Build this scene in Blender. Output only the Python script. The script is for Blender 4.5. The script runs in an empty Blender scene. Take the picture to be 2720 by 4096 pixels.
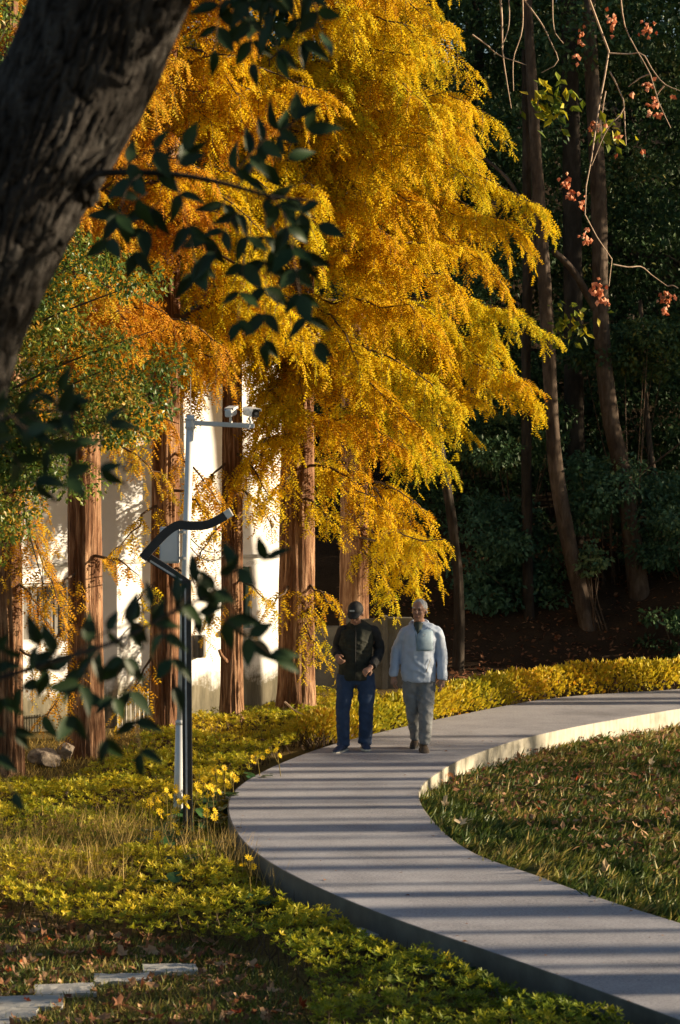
import bpy, bmesh, math, random
import numpy as np
from mathutils import Vector, Matrix

random.seed(7)
RNG = np.random.default_rng(7)
scene = bpy.context.scene
COL = scene.collection

# ------------------------------------------------------------------ camera
F_PX, CX, CY = 10000.0, 1360.0, 2048.0
HC = 3.6
TH = math.atan((2048 - 1700) / F_PX)
cam_d = bpy.data.cameras.new("camera")
cam = bpy.data.objects.new("camera", cam_d)
COL.objects.link(cam)
cam.location = (0, 0, HC)
cam.rotation_euler = (math.pi / 2 - TH, 0, 0)
cam_d.sensor_fit = 'AUTO'
cam_d.sensor_width = 36
cam_d.lens = 36 * F_PX / 4096
cam_d.clip_start = 0.1
cam_d.clip_end = 800
cam_d.dof.use_dof = True
cam_d.dof.focus_distance = 27.0
cam_d.dof.aperture_fstop = 4.5
scene.camera = cam

# ------------------------------------------------------------------ world, sun, exposure
SUN_EL, SUN_AZ = math.radians(12.0), math.radians(3.0)   # azimuth beyond +X
world = bpy.data.worlds.new("World")
scene.world = world
world.use_nodes = True
nt = world.node_tree
sky = nt.nodes.new("ShaderNodeTexSky")
sky.sky_type = 'NISHITA'
sky.sun_disc = False
sky.sun_elevation = SUN_EL
sky.sun_rotation = math.radians(90) - SUN_AZ
nt.links.new(sky.outputs[0], nt.nodes["Background"].inputs[0])
nt.nodes["Background"].inputs[1].default_value = 0.055
TOSUN = Vector((math.cos(SUN_EL) * math.cos(SUN_AZ), math.cos(SUN_EL) * math.sin(SUN_AZ), math.sin(SUN_EL)))
sun_d = bpy.data.lights.new("sun", 'SUN')
sun_d.energy = 5.0
sun_d.angle = math.radians(0.5)
sun_d.color = (1.0, 0.80, 0.54)
sun = bpy.data.objects.new("sun", sun_d)
COL.objects.link(sun)
sun.rotation_euler = (-TOSUN).to_track_quat('-Z', 'Y').to_euler()
scene.view_settings.view_transform = 'Standard'
scene.view_settings.look = 'None'
scene.view_settings.gamma = 1
scene.view_settings.use_curve_mapping = False
scene.view_settings.exposure = 1.35
scene.cycles.use_denoising = True
scene.cycles.max_bounces = 6
scene.cycles.diffuse_bounces = 3
scene.cycles.transmission_bounces = 4

# ------------------------------------------------------------------ pixel helpers (for laying things out)
def ray(px, py):
    a = (px - CX) / F_PX
    b = -(py - CY) / F_PX
    return np.array([a, math.cos(TH) + b * math.sin(TH), b * math.cos(TH) - math.sin(TH)])

def W(px, py, D):
    d = ray(px, py)
    p = d * (D / d[1])
    p[2] += HC
    return p

def G(px, py, z=0.0):
    d = ray(px, py)
    t = (z - HC) / d[2]
    p = d * t
    p[2] = z
    return p

def proj(P):
    P = np.asarray(P, float)
    y = P[:, 1]; z = P[:, 2] - HC
    c, s = math.cos(TH), math.sin(TH)
    depth = y * c - z * s
    up = y * s + z * c
    return np.c_[CX + F_PX * P[:, 0] / depth, CY - F_PX * up / depth]

def in_poly(p, poly):
    x, y = p[:, 0], p[:, 1]
    inside = np.zeros(len(p), bool)
    n = len(poly)
    for i in range(n):
        x0, y0 = poly[i]; x1, y1 = poly[(i + 1) % n]
        if y0 == y1: continue
        c = ((y0 > y) != (y1 > y)) & (x < (x1 - x0) * (y - y0) / (y1 - y0) + x0)
        inside ^= c
    return inside

# ------------------------------------------------------------------ noise
def _hash(ix, iy, iz):
    h = (ix.astype(np.int64) * 374761393 + iy.astype(np.int64) * 668265263 + iz.astype(np.int64) * 2147483647) & 0xffffffff
    h = ((h ^ (h >> 13)) * 1274126177) & 0xffffffff
    h = ((h ^ (h >> 16)) * 2246822519) & 0xffffffff
    return ((h ^ (h >> 15)) & 0xffff) / 65535.0

def vnoise(P):
    P = np.asarray(P, float)
    I = np.floor(P).astype(np.int64)
    f = P - I
    f = f * f * (3 - 2 * f)
    out = 0
    for dx in (0, 1):
        for dy in (0, 1):
            for dz in (0, 1):
                w = (f[:, 0] if dx else 1 - f[:, 0]) * (f[:, 1] if dy else 1 - f[:, 1]) * (f[:, 2] if dz else 1 - f[:, 2])
                out = out + w * _hash(I[:, 0] + dx, I[:, 1] + dy, I[:, 2] + dz)
    return out

def n2(x, y, f, o=0.0):
    x = np.asarray(x, float); y = np.asarray(y, float)
    return vnoise(np.c_[x.ravel() * f + o, y.ravel() * f + o * 1.7, np.full(x.size, o)]).reshape(x.shape)

def sstep(a, b, x):
    t = np.clip((np.asarray(x, float) - a) / (b - a), 0, 1)
    return t * t * (3 - 2 * t)

def norm(v):
    v = np.asarray(v, float)
    return v / np.maximum(np.linalg.norm(v, axis=-1, keepdims=True), 1e-9)

# ------------------------------------------------------------------ object helpers
def tag(o, label=None, cat=None, group=None, kind=None):
    if label: o['label'] = label
    if cat: o['category'] = cat
    if group: o['group'] = group
    if kind: o['kind'] = kind
    return o

def empty(name, loc=(0, 0, 0), label=None, cat=None, group=None):
    o = bpy.data.objects.new(name, None)
    o.empty_display_size = 0.1
    o.location = loc
    COL.objects.link(o)
    return tag(o, label, cat, group)

def link(name, me, parent=None, mat=None, world=True):
    """world=True: mesh coordinates are world coordinates even under a parent empty (parent not rotated)"""
    o = bpy.data.objects.new(name, me)
    if mat is not None and len(me.materials) == 0:
        me.materials.append(mat)
    COL.objects.link(o)
    if parent is not None:
        o.parent = parent
        if world:
            off = Vector((0, 0, 0))
            q = parent
            while q is not None:
                off += q.location; q = q.parent
            o.location = -off
    return o

def np_mesh(name, V, F, rnd=None, smooth=False, uv=None):
    """V (n,3); F (m,k) all same k"""
    V = np.asarray(V, np.float32); F = np.asarray(F, np.int32)
    me = bpy.data.meshes.new(name)
    me.vertices.add(len(V)); me.vertices.foreach_set("co", V.ravel())
    m, k = F.shape
    me.loops.add(m * k); me.loops.foreach_set("vertex_index", F.ravel())
    me.polygons.add(m)
    me.polygons.foreach_set("loop_start", np.arange(0, m * k, k, dtype=np.int32))
    try:
        me.polygons.foreach_set("loop_total", np.full(m, k, np.int32))
    except Exception:
        pass
    me.polygons.foreach_set("use_smooth", np.full(m, smooth, bool))
    if rnd is not None:
        a = me.attributes.new("rnd", 'FLOAT', 'POINT')
        a.data.foreach_set("value", np.asarray(rnd, np.float32))
    me.update(calc_edges=True)
    return me

class MB:
    def __init__(s):
        s.v = []; s.f = []; s.n = 0
    def add(s, V, F):
        V = [tuple(map(float, v)) for v in V]
        s.v += V
        s.f += [tuple(int(i) + s.n for i in f) for f in F]
        s.n += len(V)
        return s
    def box(s, c, size, M=None):
        hx, hy, hz = [q / 2 for q in size]
        V = [(x, y, z) for x in (-hx, hx) for y in (-hy, hy) for z in (-hz, hz)]
        if M is not None: V = [M @ Vector(v) for v in V]
        V = [(v[0] + c[0], v[1] + c[1], v[2] + c[2]) for v in V]
        return s.add(V, [(0, 1, 3, 2), (4, 6, 7, 5), (0, 4, 5, 1), (2, 3, 7, 6), (0, 2, 6, 4), (1, 5, 7, 3)])
    def tube(s, pts, rad, n=8, cap=True, flat=None):
        V, F = tube_vf(pts, rad, n, cap, flat)
        return s.add(V, F)
    def build(s, name, mat, parent=None, smooth=False, bevel=0, world=True):
        me = bpy.data.meshes.new(name)
        me.from_pydata(s.v, [], s.f)
        if bevel:
            bm = bmesh.new(); bm.from_mesh(me)
            bmesh.ops.bevel(bm, geom=[e for e in bm.edges if len(e.link_faces) == 2 and e.calc_face_angle(0) > 0.6], offset=bevel, segments=2, affect='EDGES')
            bm.to_mesh(me); bm.free()
        if smooth:
            me.polygons.foreach_set("use_smooth", np.ones(len(me.polygons), bool))
        me.update()
        return link(name, me, parent, mat, world)

def frames(pts):
    pts = np.asarray(pts, float)
    T = norm(np.gradient(pts, axis=0))
    ref = np.array([0, 0, 1.0]) if abs(T[0, 2]) < 0.9 else np.array([1.0, 0, 0])
    N = np.zeros_like(pts); B = np.zeros_like(pts)
    n = ref - T[0] * (ref @ T[0]); n /= np.linalg.norm(n)
    for i in range(len(pts)):
        n = n - T[i] * (n @ T[i]); n /= max(np.linalg.norm(n), 1e-9)
        N[i] = n; B[i] = np.cross(T[i], n)
    return T, N, B

def tube_vf(pts, rad, n=8, cap=True, flat=None):
    pts = np.asarray(pts, float); m = len(pts)
    rad = np.broadcast_to(np.asarray(rad, float), (m,)) if np.ndim(rad) <= 1 else rad
    T, N, B = frames(pts)
    a = np.linspace(0, 2 * np.pi, n, endpoint=False)
    fl = 1.0 if flat is None else flat
    V = (pts[:, None, :] + rad[:, None, None] * (np.cos(a)[None, :, None] * N[:, None, :] + fl * np.sin(a)[None, :, None] * B[:, None, :])).reshape(-1, 3)
    F = []
    for i in range(m - 1):
        for j in range(n):
            k = (j + 1) % n
            F.append((i * n + j, i * n + k, (i + 1) * n + k, (i + 1) * n + j))
    if cap:
        F.append(tuple(range(n - 1, -1, -1)))
        F.append(tuple((m - 1) * n + j for j in range(n)))
    return V, F

def tube_tris(pts, rad, n=4):
    """numpy tube as quads (m,4) without caps, for merging"""
    pts = np.asarray(pts, float); m = len(pts)
    T, N, B = frames(pts)
    a = np.linspace(0, 2 * np.pi, n, endpoint=False)
    V = (pts[:, None, :] + np.asarray(rad)[:, None, None] * (np.cos(a)[None, :, None] * N[:, None, :] + np.sin(a)[None, :, None] * B[:, None, :])).reshape(-1, 3)
    i = np.arange(m - 1)[:, None] * n; j = np.arange(n)[None, :]; k = (j + 1) % n
    F = np.stack([i + j, i + k, i + n + k, i + n + j], -1).reshape(-1, 4)
    return V, F

def smooth_path(pts, m):
    """Catmull-Rom through pts, m samples evenly spread"""
    P = np.asarray(pts, float)
    E = np.vstack([2 * P[0] - P[1], P, 2 * P[-1] - P[-2]])
    out = []
    for i in range(1, len(E) - 2):
        t = np.linspace(0, 1, 24, endpoint=False)[:, None]
        p0, p1, p2, p3 = E[i - 1], E[i], E[i + 1], E[i + 2]
        out.append(0.5 * (2 * p1 + (p2 - p0) * t + (2 * p0 - 5 * p1 + 4 * p2 - p3) * t ** 2 + (3 * p1 - p0 - 3 * p2 + p3) * t ** 3))
    out.append(P[-1:]); q = np.vstack(out)
    s = np.r_[0, np.cumsum(np.linalg.norm(np.diff(q, axis=0), axis=1))]
    u = np.linspace(0, s[-1], m)
    return np.c_[[np.interp(u, s, q[:, c]) for c in range(q.shape[1])]].T

# ------------------------------------------------------------------ materials
def newmat(name):
    m = bpy.data.materials.new(name); m.use_nodes = True
    b = m.node_tree.nodes["Principled BSDF"]
    return m, m.node_tree, b

def N_(nt, t, **kw):
    n = nt.nodes.new(t)
    for k, v in kw.items(): setattr(n, k, v)
    return n

def ramp(nt, fac, stops, interp='LINEAR'):
    r = N_(nt, "ShaderNodeValToRGB"); r.color_ramp.interpolation = interp
    el = r.color_ramp.elements
    while len(el) < len(stops): el.new(0.5)
    for e, (p, c) in zip(el, stops):
        e.position = p; e.color = (c[0], c[1], c[2], 1)
    nt.links.new(fac, r.inputs[0]); return r.outputs[0]

def coords(nt, scale=(1, 1, 1), kind='Object', rot=(0, 0, 0)):
    tc = N_(nt, "ShaderNodeTexCoord"); mp = N_(nt, "ShaderNodeMapping")
    mp.inputs['Scale'].default_value = scale; mp.inputs['Rotation'].default_value = rot
    nt.links.new(tc.outputs[kind], mp.inputs[0]); return mp.outputs[0]

def noise(nt, vec, scale, detail=5, rough=0.6, dist=0.0):
    n = N_(nt, "ShaderNodeTexNoise"); n.inputs['Scale'].default_value = scale
    n.inputs['Detail'].default_value = detail; n.inputs['Roughness'].default_value = rough
    n.inputs['Distortion'].default_value = dist
    nt.links.new(vec, n.inputs['Vector']); return n.outputs['Fac']

def bump(nt, b, h, strength=0.5, dist=0.01):
    bp = N_(nt, "ShaderNodeBump"); bp.inputs['Strength'].default_value = strength
    bp.inputs['Distance'].default_value = dist
    nt.links.new(h, bp.inputs['Height']); nt.links.new(bp.outputs[0], b.inputs['Normal'])

def noisy(name, c0, c1, scale=8, rough=0.8, bs=0.3, bd=0.01, vscale=(1, 1, 1), metallic=0.0, detail=6, lo=0.35, hi=0.65, fine=None):
    m, nt, b = newmat(name)
    v = coords(nt, vscale)
    f = noise(nt, v, scale, detail)
    c = ramp(nt, f, [(lo, c0), (hi, c1)])
    nt.links.new(c, b.inputs['Base Color'])
    b.inputs['Roughness'].default_value = rough; b.inputs['Metallic'].default_value = metallic
    if bs: bump(nt, b, noise(nt, v, fine or scale * 4, 4), bs, bd)
    return m

def leafmat(name, stops, transl=0.35, rough=0.6, spec=0.15, gscale=0.6, gamt=0.25):
    """leaf colour from the per-leaf 'rnd' attribute, plus slow noise; diffuse + translucent"""
    m, nt, b = newmat(name)
    at = N_(nt, "ShaderNodeAttribute", attribute_name="rnd")
    v = coords(nt)
    n = noise(nt, v, gscale, 3)
    ma = N_(nt, "ShaderNodeMath", operation='MULTIPLY_ADD')
    nt.links.new(n, ma.inputs[0]); ma.inputs[1].default_value = gamt * 2; ma.inputs[2].default_value = -gamt
    ad = N_(nt, "ShaderNodeMath", operation='ADD')
    nt.links.new(ma.outputs[0], ad.inputs[0]); nt.links.new(at.outputs['Fac'], ad.inputs[1])
    c = ramp(nt, ad.outputs[0], stops)
    nt.links.new(c, b.inputs['Base Color'])
    b.inputs['Roughness'].default_value = rough
    b.inputs['Specular IOR Level'].default_value = spec
    tr = N_(nt, "ShaderNodeBsdfTranslucent"); nt.links.new(c, tr.inputs[0])
    mx = N_(nt, "ShaderNodeMixShader"); mx.inputs[0].default_value = transl
    nt.links.new(b.outputs[0], mx.inputs[1]); nt.links.new(tr.outputs[0], mx.inputs[2])
    nt.links.new(mx.outputs[0], nt.nodes["Material Output"].inputs[0])
    return m

def barkmat(name, dark, mid, light, vs=(14, 14, 1.2), rough=0.9, bs=0.8, bd=0.02, moss=None):
    m, nt, b = newmat(name)
    v = coords(nt, vs)
    f = noise(nt, v, 1.0, 8, 0.65, 0.6)
    f2 = noise(nt, coords(nt, (vs[0] * .15, vs[1] * .15, vs[2] * .5)), 1.0, 3)
    mx = N_(nt, "ShaderNodeMath", operation='MULTIPLY_ADD'); nt.links.new(f2, mx.inputs[0]); mx.inputs[1].default_value = 0.5
    ml = N_(nt, "ShaderNodeMath", operation='MULTIPLY'); nt.links.new(f, ml.inputs[0]); ml.inputs[1].default_value = 0.75
    nt.links.new(ml.outputs[0], mx.inputs[2])
    c = ramp(nt, mx.outputs[0], [(0.42, dark), (0.6, mid), (0.78, light)])
    nt.links.new(c, b.inputs['Base Color'])
    b.inputs['Roughness'].default_value = rough
    b.inputs['Specular IOR Level'].default_value = 0.15
    bump(nt, b, f, bs, bd)
    return m

def plain(name, c, rough=0.5, metallic=0.0, var=0.12, scale=20, bs=0.05):
    c1 = tuple(min(1, x * (1 + var)) for x in c); c0 = tuple(x * (1 - var) for x in c)
    return noisy(name, c0, c1, scale, rough, bs, 0.003, metallic=metallic)

M = {}
M['bark_red'] = barkmat('bark_red', (0.035, 0.016, 0.009), (0.15, 0.072, 0.038), (0.42, 0.26, 0.155), (30, 30, 2.2), bs=1.0, bd=0.03)
M['bark_grey'] = barkmat('bark_grey', (0.008, 0.007, 0.006), (0.034, 0.030, 0.028), (0.075, 0.070, 0.066), (26, 26, 7), bs=0.8, bd=0.012)
M['bark_brown'] = barkmat('bark_brown', (0.03, 0.021, 0.015), (0.07, 0.05, 0.037), (0.13, 0.098, 0.075), (14, 14, 4), bs=0.5)
M['bark_dark'] = barkmat('bark_dark', (0.015, 0.012, 0.01), (0.035, 0.028, 0.022), (0.07, 0.055, 0.045), (9, 9, 3), bs=0.5)
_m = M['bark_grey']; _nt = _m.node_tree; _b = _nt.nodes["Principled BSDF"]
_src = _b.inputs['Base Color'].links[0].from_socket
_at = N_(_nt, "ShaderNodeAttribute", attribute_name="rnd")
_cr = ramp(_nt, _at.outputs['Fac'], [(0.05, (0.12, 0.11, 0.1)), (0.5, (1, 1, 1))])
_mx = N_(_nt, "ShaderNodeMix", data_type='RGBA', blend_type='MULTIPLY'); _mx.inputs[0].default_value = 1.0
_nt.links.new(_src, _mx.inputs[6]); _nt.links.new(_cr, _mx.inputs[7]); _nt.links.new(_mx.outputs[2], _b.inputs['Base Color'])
M['bark_limb'] = barkmat('bark_limb', (0.007, 0.006, 0.006), (0.025, 0.022, 0.02), (0.05, 0.047, 0.044), (26, 26, 7), bs=0.8, bd=0.012)
M['twig_pale'] = noisy('twig_pale', (0.28, 0.18, 0.12), (0.5, 0.38, 0.28), 14, 0.8)
M['twig_dark'] = noisy('twig_dark', (0.04, 0.025, 0.015), (0.11, 0.065, 0.035), 14, 0.85)
M['gold'] = leafmat('gold', [(0.0, (0.44, 0.19, 0.008)), (0.25, (0.64, 0.38, 0.010)), (0.6, (0.72, 0.52, 0.012)), (1.0, (0.48, 0.47, 0.025))], 0.45, 0.7, 0.1)
M['orange'] = leafmat('orange', [(0.0, (0.32, 0.11, 0.012)), (0.4, (0.56, 0.25, 0.018)), (0.75, (0.64, 0.36, 0.022)), (1.0, (0.5, 0.4, 0.03))], 0.45, 0.7, 0.1)
M['green_small'] = leafmat('green_small', [(0.0, (0.05, 0.10, 0.022)), (0.5, (0.11, 0.18, 0.03)), (0.75, (0.26, 0.27, 0.035)), (1.0, (0.5, 0.27, 0.04))], 0.35, 0.4, 0.4)
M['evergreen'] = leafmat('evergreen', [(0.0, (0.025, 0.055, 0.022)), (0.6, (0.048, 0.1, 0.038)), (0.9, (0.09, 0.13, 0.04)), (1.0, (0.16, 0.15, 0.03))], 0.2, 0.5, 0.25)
M['shrub_blue'] = leafmat('shrub_blue', [(0.0, (0.035, 0.085, 0.045)), (0.7, (0.07, 0.15, 0.08)), (1.0, (0.16, 0.22, 0.09))], 0.2, 0.5, 0.25)
M['cover'] = leafmat('cover', [(0.0, (0.06, 0.11, 0.012)), (0.35, (0.19, 0.24, 0.018)), (0.65, (0.46, 0.42, 0.022)), (1.0, (0.66, 0.48, 0.03))], 0.35, 0.5, 0.3, 0.9, 0.3)
M['cover_green'] = leafmat('cover_green', [(0.0, (0.03, 0.065, 0.012)), (0.5, (0.07, 0.125, 0.018)), (0.85, (0.16, 0.2, 0.025)), (1.0, (0.3, 0.25, 0.03))], 0.35, 0.5, 0.3, 0.9, 0.25)
M['hedge'] = leafmat('hedge', [(0.0, (0.2, 0.22, 0.02)), (0.35, (0.42, 0.36, 0.022)), (0.75, (0.58, 0.42, 0.025)), (1.0, (0.6, 0.3, 0.02))], 0.35, 0.5, 0.3, 0.9, 0.2)
M['grass'] = leafmat('grass', [(0.0, (0.04, 0.075, 0.015)), (0.5, (0.1, 0.14, 0.022)), (0.8, (0.25, 0.22, 0.04)), (1.0, (0.42, 0.3, 0.1))], 0.3, 0.5, 0.3, 0.8, 0.3)
M['straw'] = leafmat('straw', [(0.0, (0.2, 0.15, 0.03)), (0.5, (0.46, 0.32, 0.08)), (1.0, (0.6, 0.42, 0.16))], 0.3, 0.6, 0.2)
M['dry_leaf'] = leafmat('dry_leaf', [(0.0, (0.14, 0.05, 0.025)), (0.5, (0.32, 0.16, 0.08)), (1.0, (0.5, 0.31, 0.18))], 0.25, 0.7, 0.2, 3.0, 0.3)
M['dry_pale'] = leafmat('dry_pale', [(0.0, (0.5, 0.36, 0.2)), (1.0, (0.7, 0.55, 0.36))], 0.25, 0.7, 0.2, 3.0, 0.2)
M['dry_red'] = leafmat('dry_red', [(0.0, (0.3, 0.05, 0.015)), (1.0, (0.5, 0.14, 0.03))], 0.3, 0.6, 0.2, 3.0, 0.2)
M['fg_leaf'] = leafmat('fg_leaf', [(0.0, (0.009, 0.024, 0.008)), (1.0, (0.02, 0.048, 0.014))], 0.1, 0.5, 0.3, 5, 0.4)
M['pod'] = leafmat('pod', [(0.0, (0.55, 0.18, 0.08)), (0.6, (0.7, 0.32, 0.18)), (1.0, (0.78, 0.48, 0.32))], 0.35, 0.6, 0.2)
M['petal'] = leafmat('petal', [(0.0, (0.75, 0.48, 0.01)), (1.0, (0.8, 0.56, 0.02))], 0.3, 0.5, 0.2)
M['round_leaf'] = leafmat('round_leaf', [(0.0, (0.02, 0.06, 0.018)), (1.0, (0.05, 0.12, 0.03))], 0.2, 0.35, 0.5)

# ------------------------------------------------------------------ path outline (world)
OUT_PX = [(2720, 2758), (2255, 2785), (1908, 2845), (1735, 2880), (1509, 2932), (1336, 2975), (1128, 3050), (971, 3131), (914, 3192), (914, 3244), (945, 3331), (1041, 3426), (1214, 3522), (1475, 3635), (1735, 3730), (2082, 3843), (2429, 3973), (2720, 4077)]
_z = np.array([(1568, 155), (1300, 200), (1100, 235), (850, 290), (700, 335), (530, 400), (450, 450), (390, 490), (358, 545), (370, 600), (430, 680), (500, 750), (590, 810), (700, 860), (850, 905), (1050, 980), (1290, 1060), (1568, 1145)], float)
IN_PX = _z * [1360 / 1568, 1396 / 1610] + [1360, 2700]

def edge_curve(px):
    p = np.array([G(x, y)[:2] for x, y in px])
    return p
_o, _i = edge_curve(OUT_PX), edge_curve(IN_PX)
d_far = norm(norm(_o[0] - _o[2]) + norm(_i[0] - _i[3]))
d_near = norm(norm(_o[-1] - _o[-3]) + norm(_i[-1] - _i[-3]))
def extend(p):
    a = [p[0] + d_far * s + np.array([d_far[1], -d_far[0]]) * s * s * 0.02 for s in (12, 8, 4, 2)]
    b = [p[-1] + d_near * s for s in (1.5, 3, 6, 10)]
    return np.vstack([a, p, b])
OUTER = smooth_path(extend(_o), 260)
INNER = smooth_path(extend(_i), 260)
def _lsm(p, k):
    for _ in range(k):
        p[1:-1] = 0.25 * p[:-2] + 0.5 * p[1:-1] + 0.25 * p[2:]
    return p
OUTER = _lsm(OUTER, 20); INNER = _lsm(INNER, 6)
PATH_POLY = np.vstack([OUTER, INNER[::-1]])
_lx = [tuple(p) for p in INNER]
LAWN_POLY = np.array(_lx + [(30, INNER[-1][1]), (30, INNER[0][1])])

def dist_poly(P, C):
    P = np.asarray(P, float); best = np.full(len(P), 1e9)
    for i in range(0, len(P), 4000):
        d = np.hypot(P[i:i + 4000, None, 0] - C[None, :, 0], P[i:i + 4000, None, 1] - C[None, :, 1])
        best[i:i + 4000] = d.min(1)
    return best

def lawn_w(P):
    """0 outside the loop of the path, 1 on the lawn; changes under the path slab"""
    ins = in_poly(P, LAWN_POLY)
    d = dist_poly(P, INNER)
    sd = np.where(ins, d, -d)
    return sstep(-1.2, -0.1, sd)

def zt(X, Y, lw=None):
    X = np.asarray(X, float); Y = np.asarray(Y, float)
    if lw is None: lw = lawn_w(np.c_[X.ravel(), Y.ravel()]).reshape(X.shape)
    z0 = -0.30 + 0.08 * sstep(18, 24, Y) + 0.12 * sstep(25, 29, Y)
    z0 = z0 + 0.05 * (n2(X, Y, 0.7, 3.1) - 0.5)
    zl = -0.035 - 0.19 * sstep(22.5, 28, Y) + 0.03 * (n2(X, Y, 0.9, 8.3) - 0.5)
    z = z0 * (1 - lw) + zl * lw
    # wooded hillside behind
    s = Y - 35.6 + 0.25 * np.clip(X - 4, 0, 20)
    z = z + np.where(s > 0, 0.42 * s * sstep(0, 4, s), 0) * (1 - 0.75 * sstep(34, 60, s)) * (1 + 0.25 * (n2(X, Y, 0.12, 5.0) - 0.5))
    return z

def zt1(x, y):
    return float(zt(np.array([x]), np.array([y]))[0])

# ------------------------------------------------------------------ ground sheet
gx = np.unique(np.r_[-300, -150, -80, -40, -25, -15, -10, np.arange(-8, 9.01, 0.14), 12, 16, 22, 30, 45, 80, 150, 300])
gy = np.unique(np.r_[-120, -50, -20, -5, 4, 8, 11, np.arange(13, 40, 0.14), np.arange(40, 60, 1.0), 65, 72, 80, 95, 120, 180, 300])
XX, YY = np.meshgrid(gx, gy)
_lw = lawn_w(np.c_[XX.ravel(), YY.ravel()]).reshape(XX.shape)
ZZ = zt(XX, YY, _lw)
V = np.c_[XX.ravel(), YY.ravel(), ZZ.ravel()]
nx, ny = len(gx), len(gy)
ii = np.arange(ny - 1)[:, None] * nx + np.arange(nx - 1)[None, :]
Fq = np.stack([ii, ii + 1, ii + nx + 1, ii + nx], -1).reshape(-1, 4)
gme = np_mesh("ground", V, Fq, smooth=True)
soil = np.clip(sstep(33.2, 36.2, YY), 0, 1)
za = gme.attributes.new("zone", 'FLOAT_COLOR', 'POINT')
za.data.foreach_set("color", np.c_[_lw.ravel(), soil.ravel(), np.zeros(XX.size), np.ones(XX.size)].astype(np.float32).ravel())
m, nt, b = newmat("ground_soil")
v = coords(nt)
fA = noise(nt, v, 3.0, 8, 0.7); fB = noise(nt, v, 38.0, 6, 0.7)
mixf = N_(nt, "ShaderNodeMath", operation='MULTIPLY_ADD'); nt.links.new(fB, mixf.inputs[0]); mixf.inputs[1].default_value = 0.55
_m = N_(nt, "ShaderNodeMath", operation='MULTIPLY'); nt.links.new(fA, _m.inputs[0]); _m.inputs[1].default_value = 0.45
nt.links.new(_m.outputs[0], mixf.inputs[2])
c_left = ramp(nt, mixf.outputs[0], [(0.35, (0.05, 0.04, 0.018)), (0.5, (0.12, 0.09, 0.03)), (0.65, (0.22, 0.15, 0.06))])
c_lawn = ramp(nt, mixf.outputs[0], [(0.35, (0.025, 0.04, 0.01)), (0.55, (0.07, 0.075, 0.02)), (0.7, (0.16, 0.11, 0.04))])
c_soil = ramp(nt, mixf.outputs[0], [(0.35, (0.022, 0.015, 0.009)), (0.55, (0.046, 0.029, 0.017)), (0.7, (0.085, 0.053, 0.03))])
at = N_(nt, "ShaderNodeAttribute", attribute_name="zone")
sp = N_(nt, "ShaderNodeSeparateColor"); nt.links.new(at.outputs['Color'], sp.inputs[0])
m1 = N_(nt, "ShaderNodeMix", data_type='RGBA'); nt.links.new(sp.outputs[0], m1.inputs[0]); nt.links.new(c_left, m1.inputs[6]); nt.links.new(c_lawn, m1.inputs[7])
m2 = N_(nt, "ShaderNodeMix", data_type='RGBA'); nt.links.new(sp.outputs[1], m2.inputs[0]); nt.links.new(m1.outputs[2], m2.inputs[6]); nt.links.new(c_soil, m2.inputs[7])
nt.links.new(m2.outputs[2], b.inputs['Base Color']); b.inputs['Roughness'].default_value = 0.95
b.inputs['Specular IOR Level'].default_value = 0.1
bump(nt, b, fB, 0.7, 0.03)
gme.materials.append(m)
tag(link("ground", gme), kind='structure')

# ------------------------------------------------------------------ path
m, nt, b = newmat("path_concrete")
v = coords(nt)
f1 = noise(nt, v, 1.3, 6, 0.65); f2 = noise(nt, v, 42, 5, 0.8); f3 = noise(nt, v, 0.5, 5, 0.6)
s1 = N_(nt, "ShaderNodeMath", operation='MULTIPLY_ADD'); nt.links.new(f2, s1.inputs[0]); s1.inputs[1].default_value = 0.5
s2 = N_(nt, "ShaderNodeMath", operation='MULTIPLY_ADD'); nt.links.new(f1, s2.inputs[0]); s2.inputs[1].default_value = 0.3
s3 = N_(nt, "ShaderNodeMath", operation='MULTIPLY'); nt.links.new(f3, s3.inputs[0]); s3.inputs[1].default_value = 0.2
nt.links.new(s3.outputs[0], s2.inputs[2]); nt.links.new(s2.outputs[0], s1.inputs[2])
c = ramp(nt, s1.outputs[0], [(0.38, (0.14, 0.14, 0.156)), (0.5, (0.31, 0.306, 0.338)), (0.62, (0.45, 0.445, 0.478))])
nt.links.new(c, b.inputs['Base Color']); b.inputs['Roughness'].default_value = 0.85
bump(nt, b, f2, 0.5, 0.006)
M['path'] = m
pm = bpy.data.meshes.new("path")
n_o, n_i = len(OUTER), len(INNER)
vs = [(x, y, 0.0) for x, y in OUTER] + [(x, y, 0.0) for x, y in INNER[::-1]]
nv = len(vs)
vs += [(x, y, -0.34) for x, y, _ in vs]
fs = [tuple(range(nv))] + [(k, (k + 1) % nv, nv + (k + 1) % nv, nv + k) for k in range(nv)]
pm.from_pydata(vs, [], fs)
bm = bmesh.new(); bm.from_mesh(pm); bmesh.ops.recalc_face_normals(bm, faces=bm.faces); bmesh.ops.triangulate(bm, faces=[f for f in bm.faces if len(f.verts) > 4]); bm.to_mesh(pm); bm.free()
path_o = tag(link("path", pm, None, M['path']), kind='structure')

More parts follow.
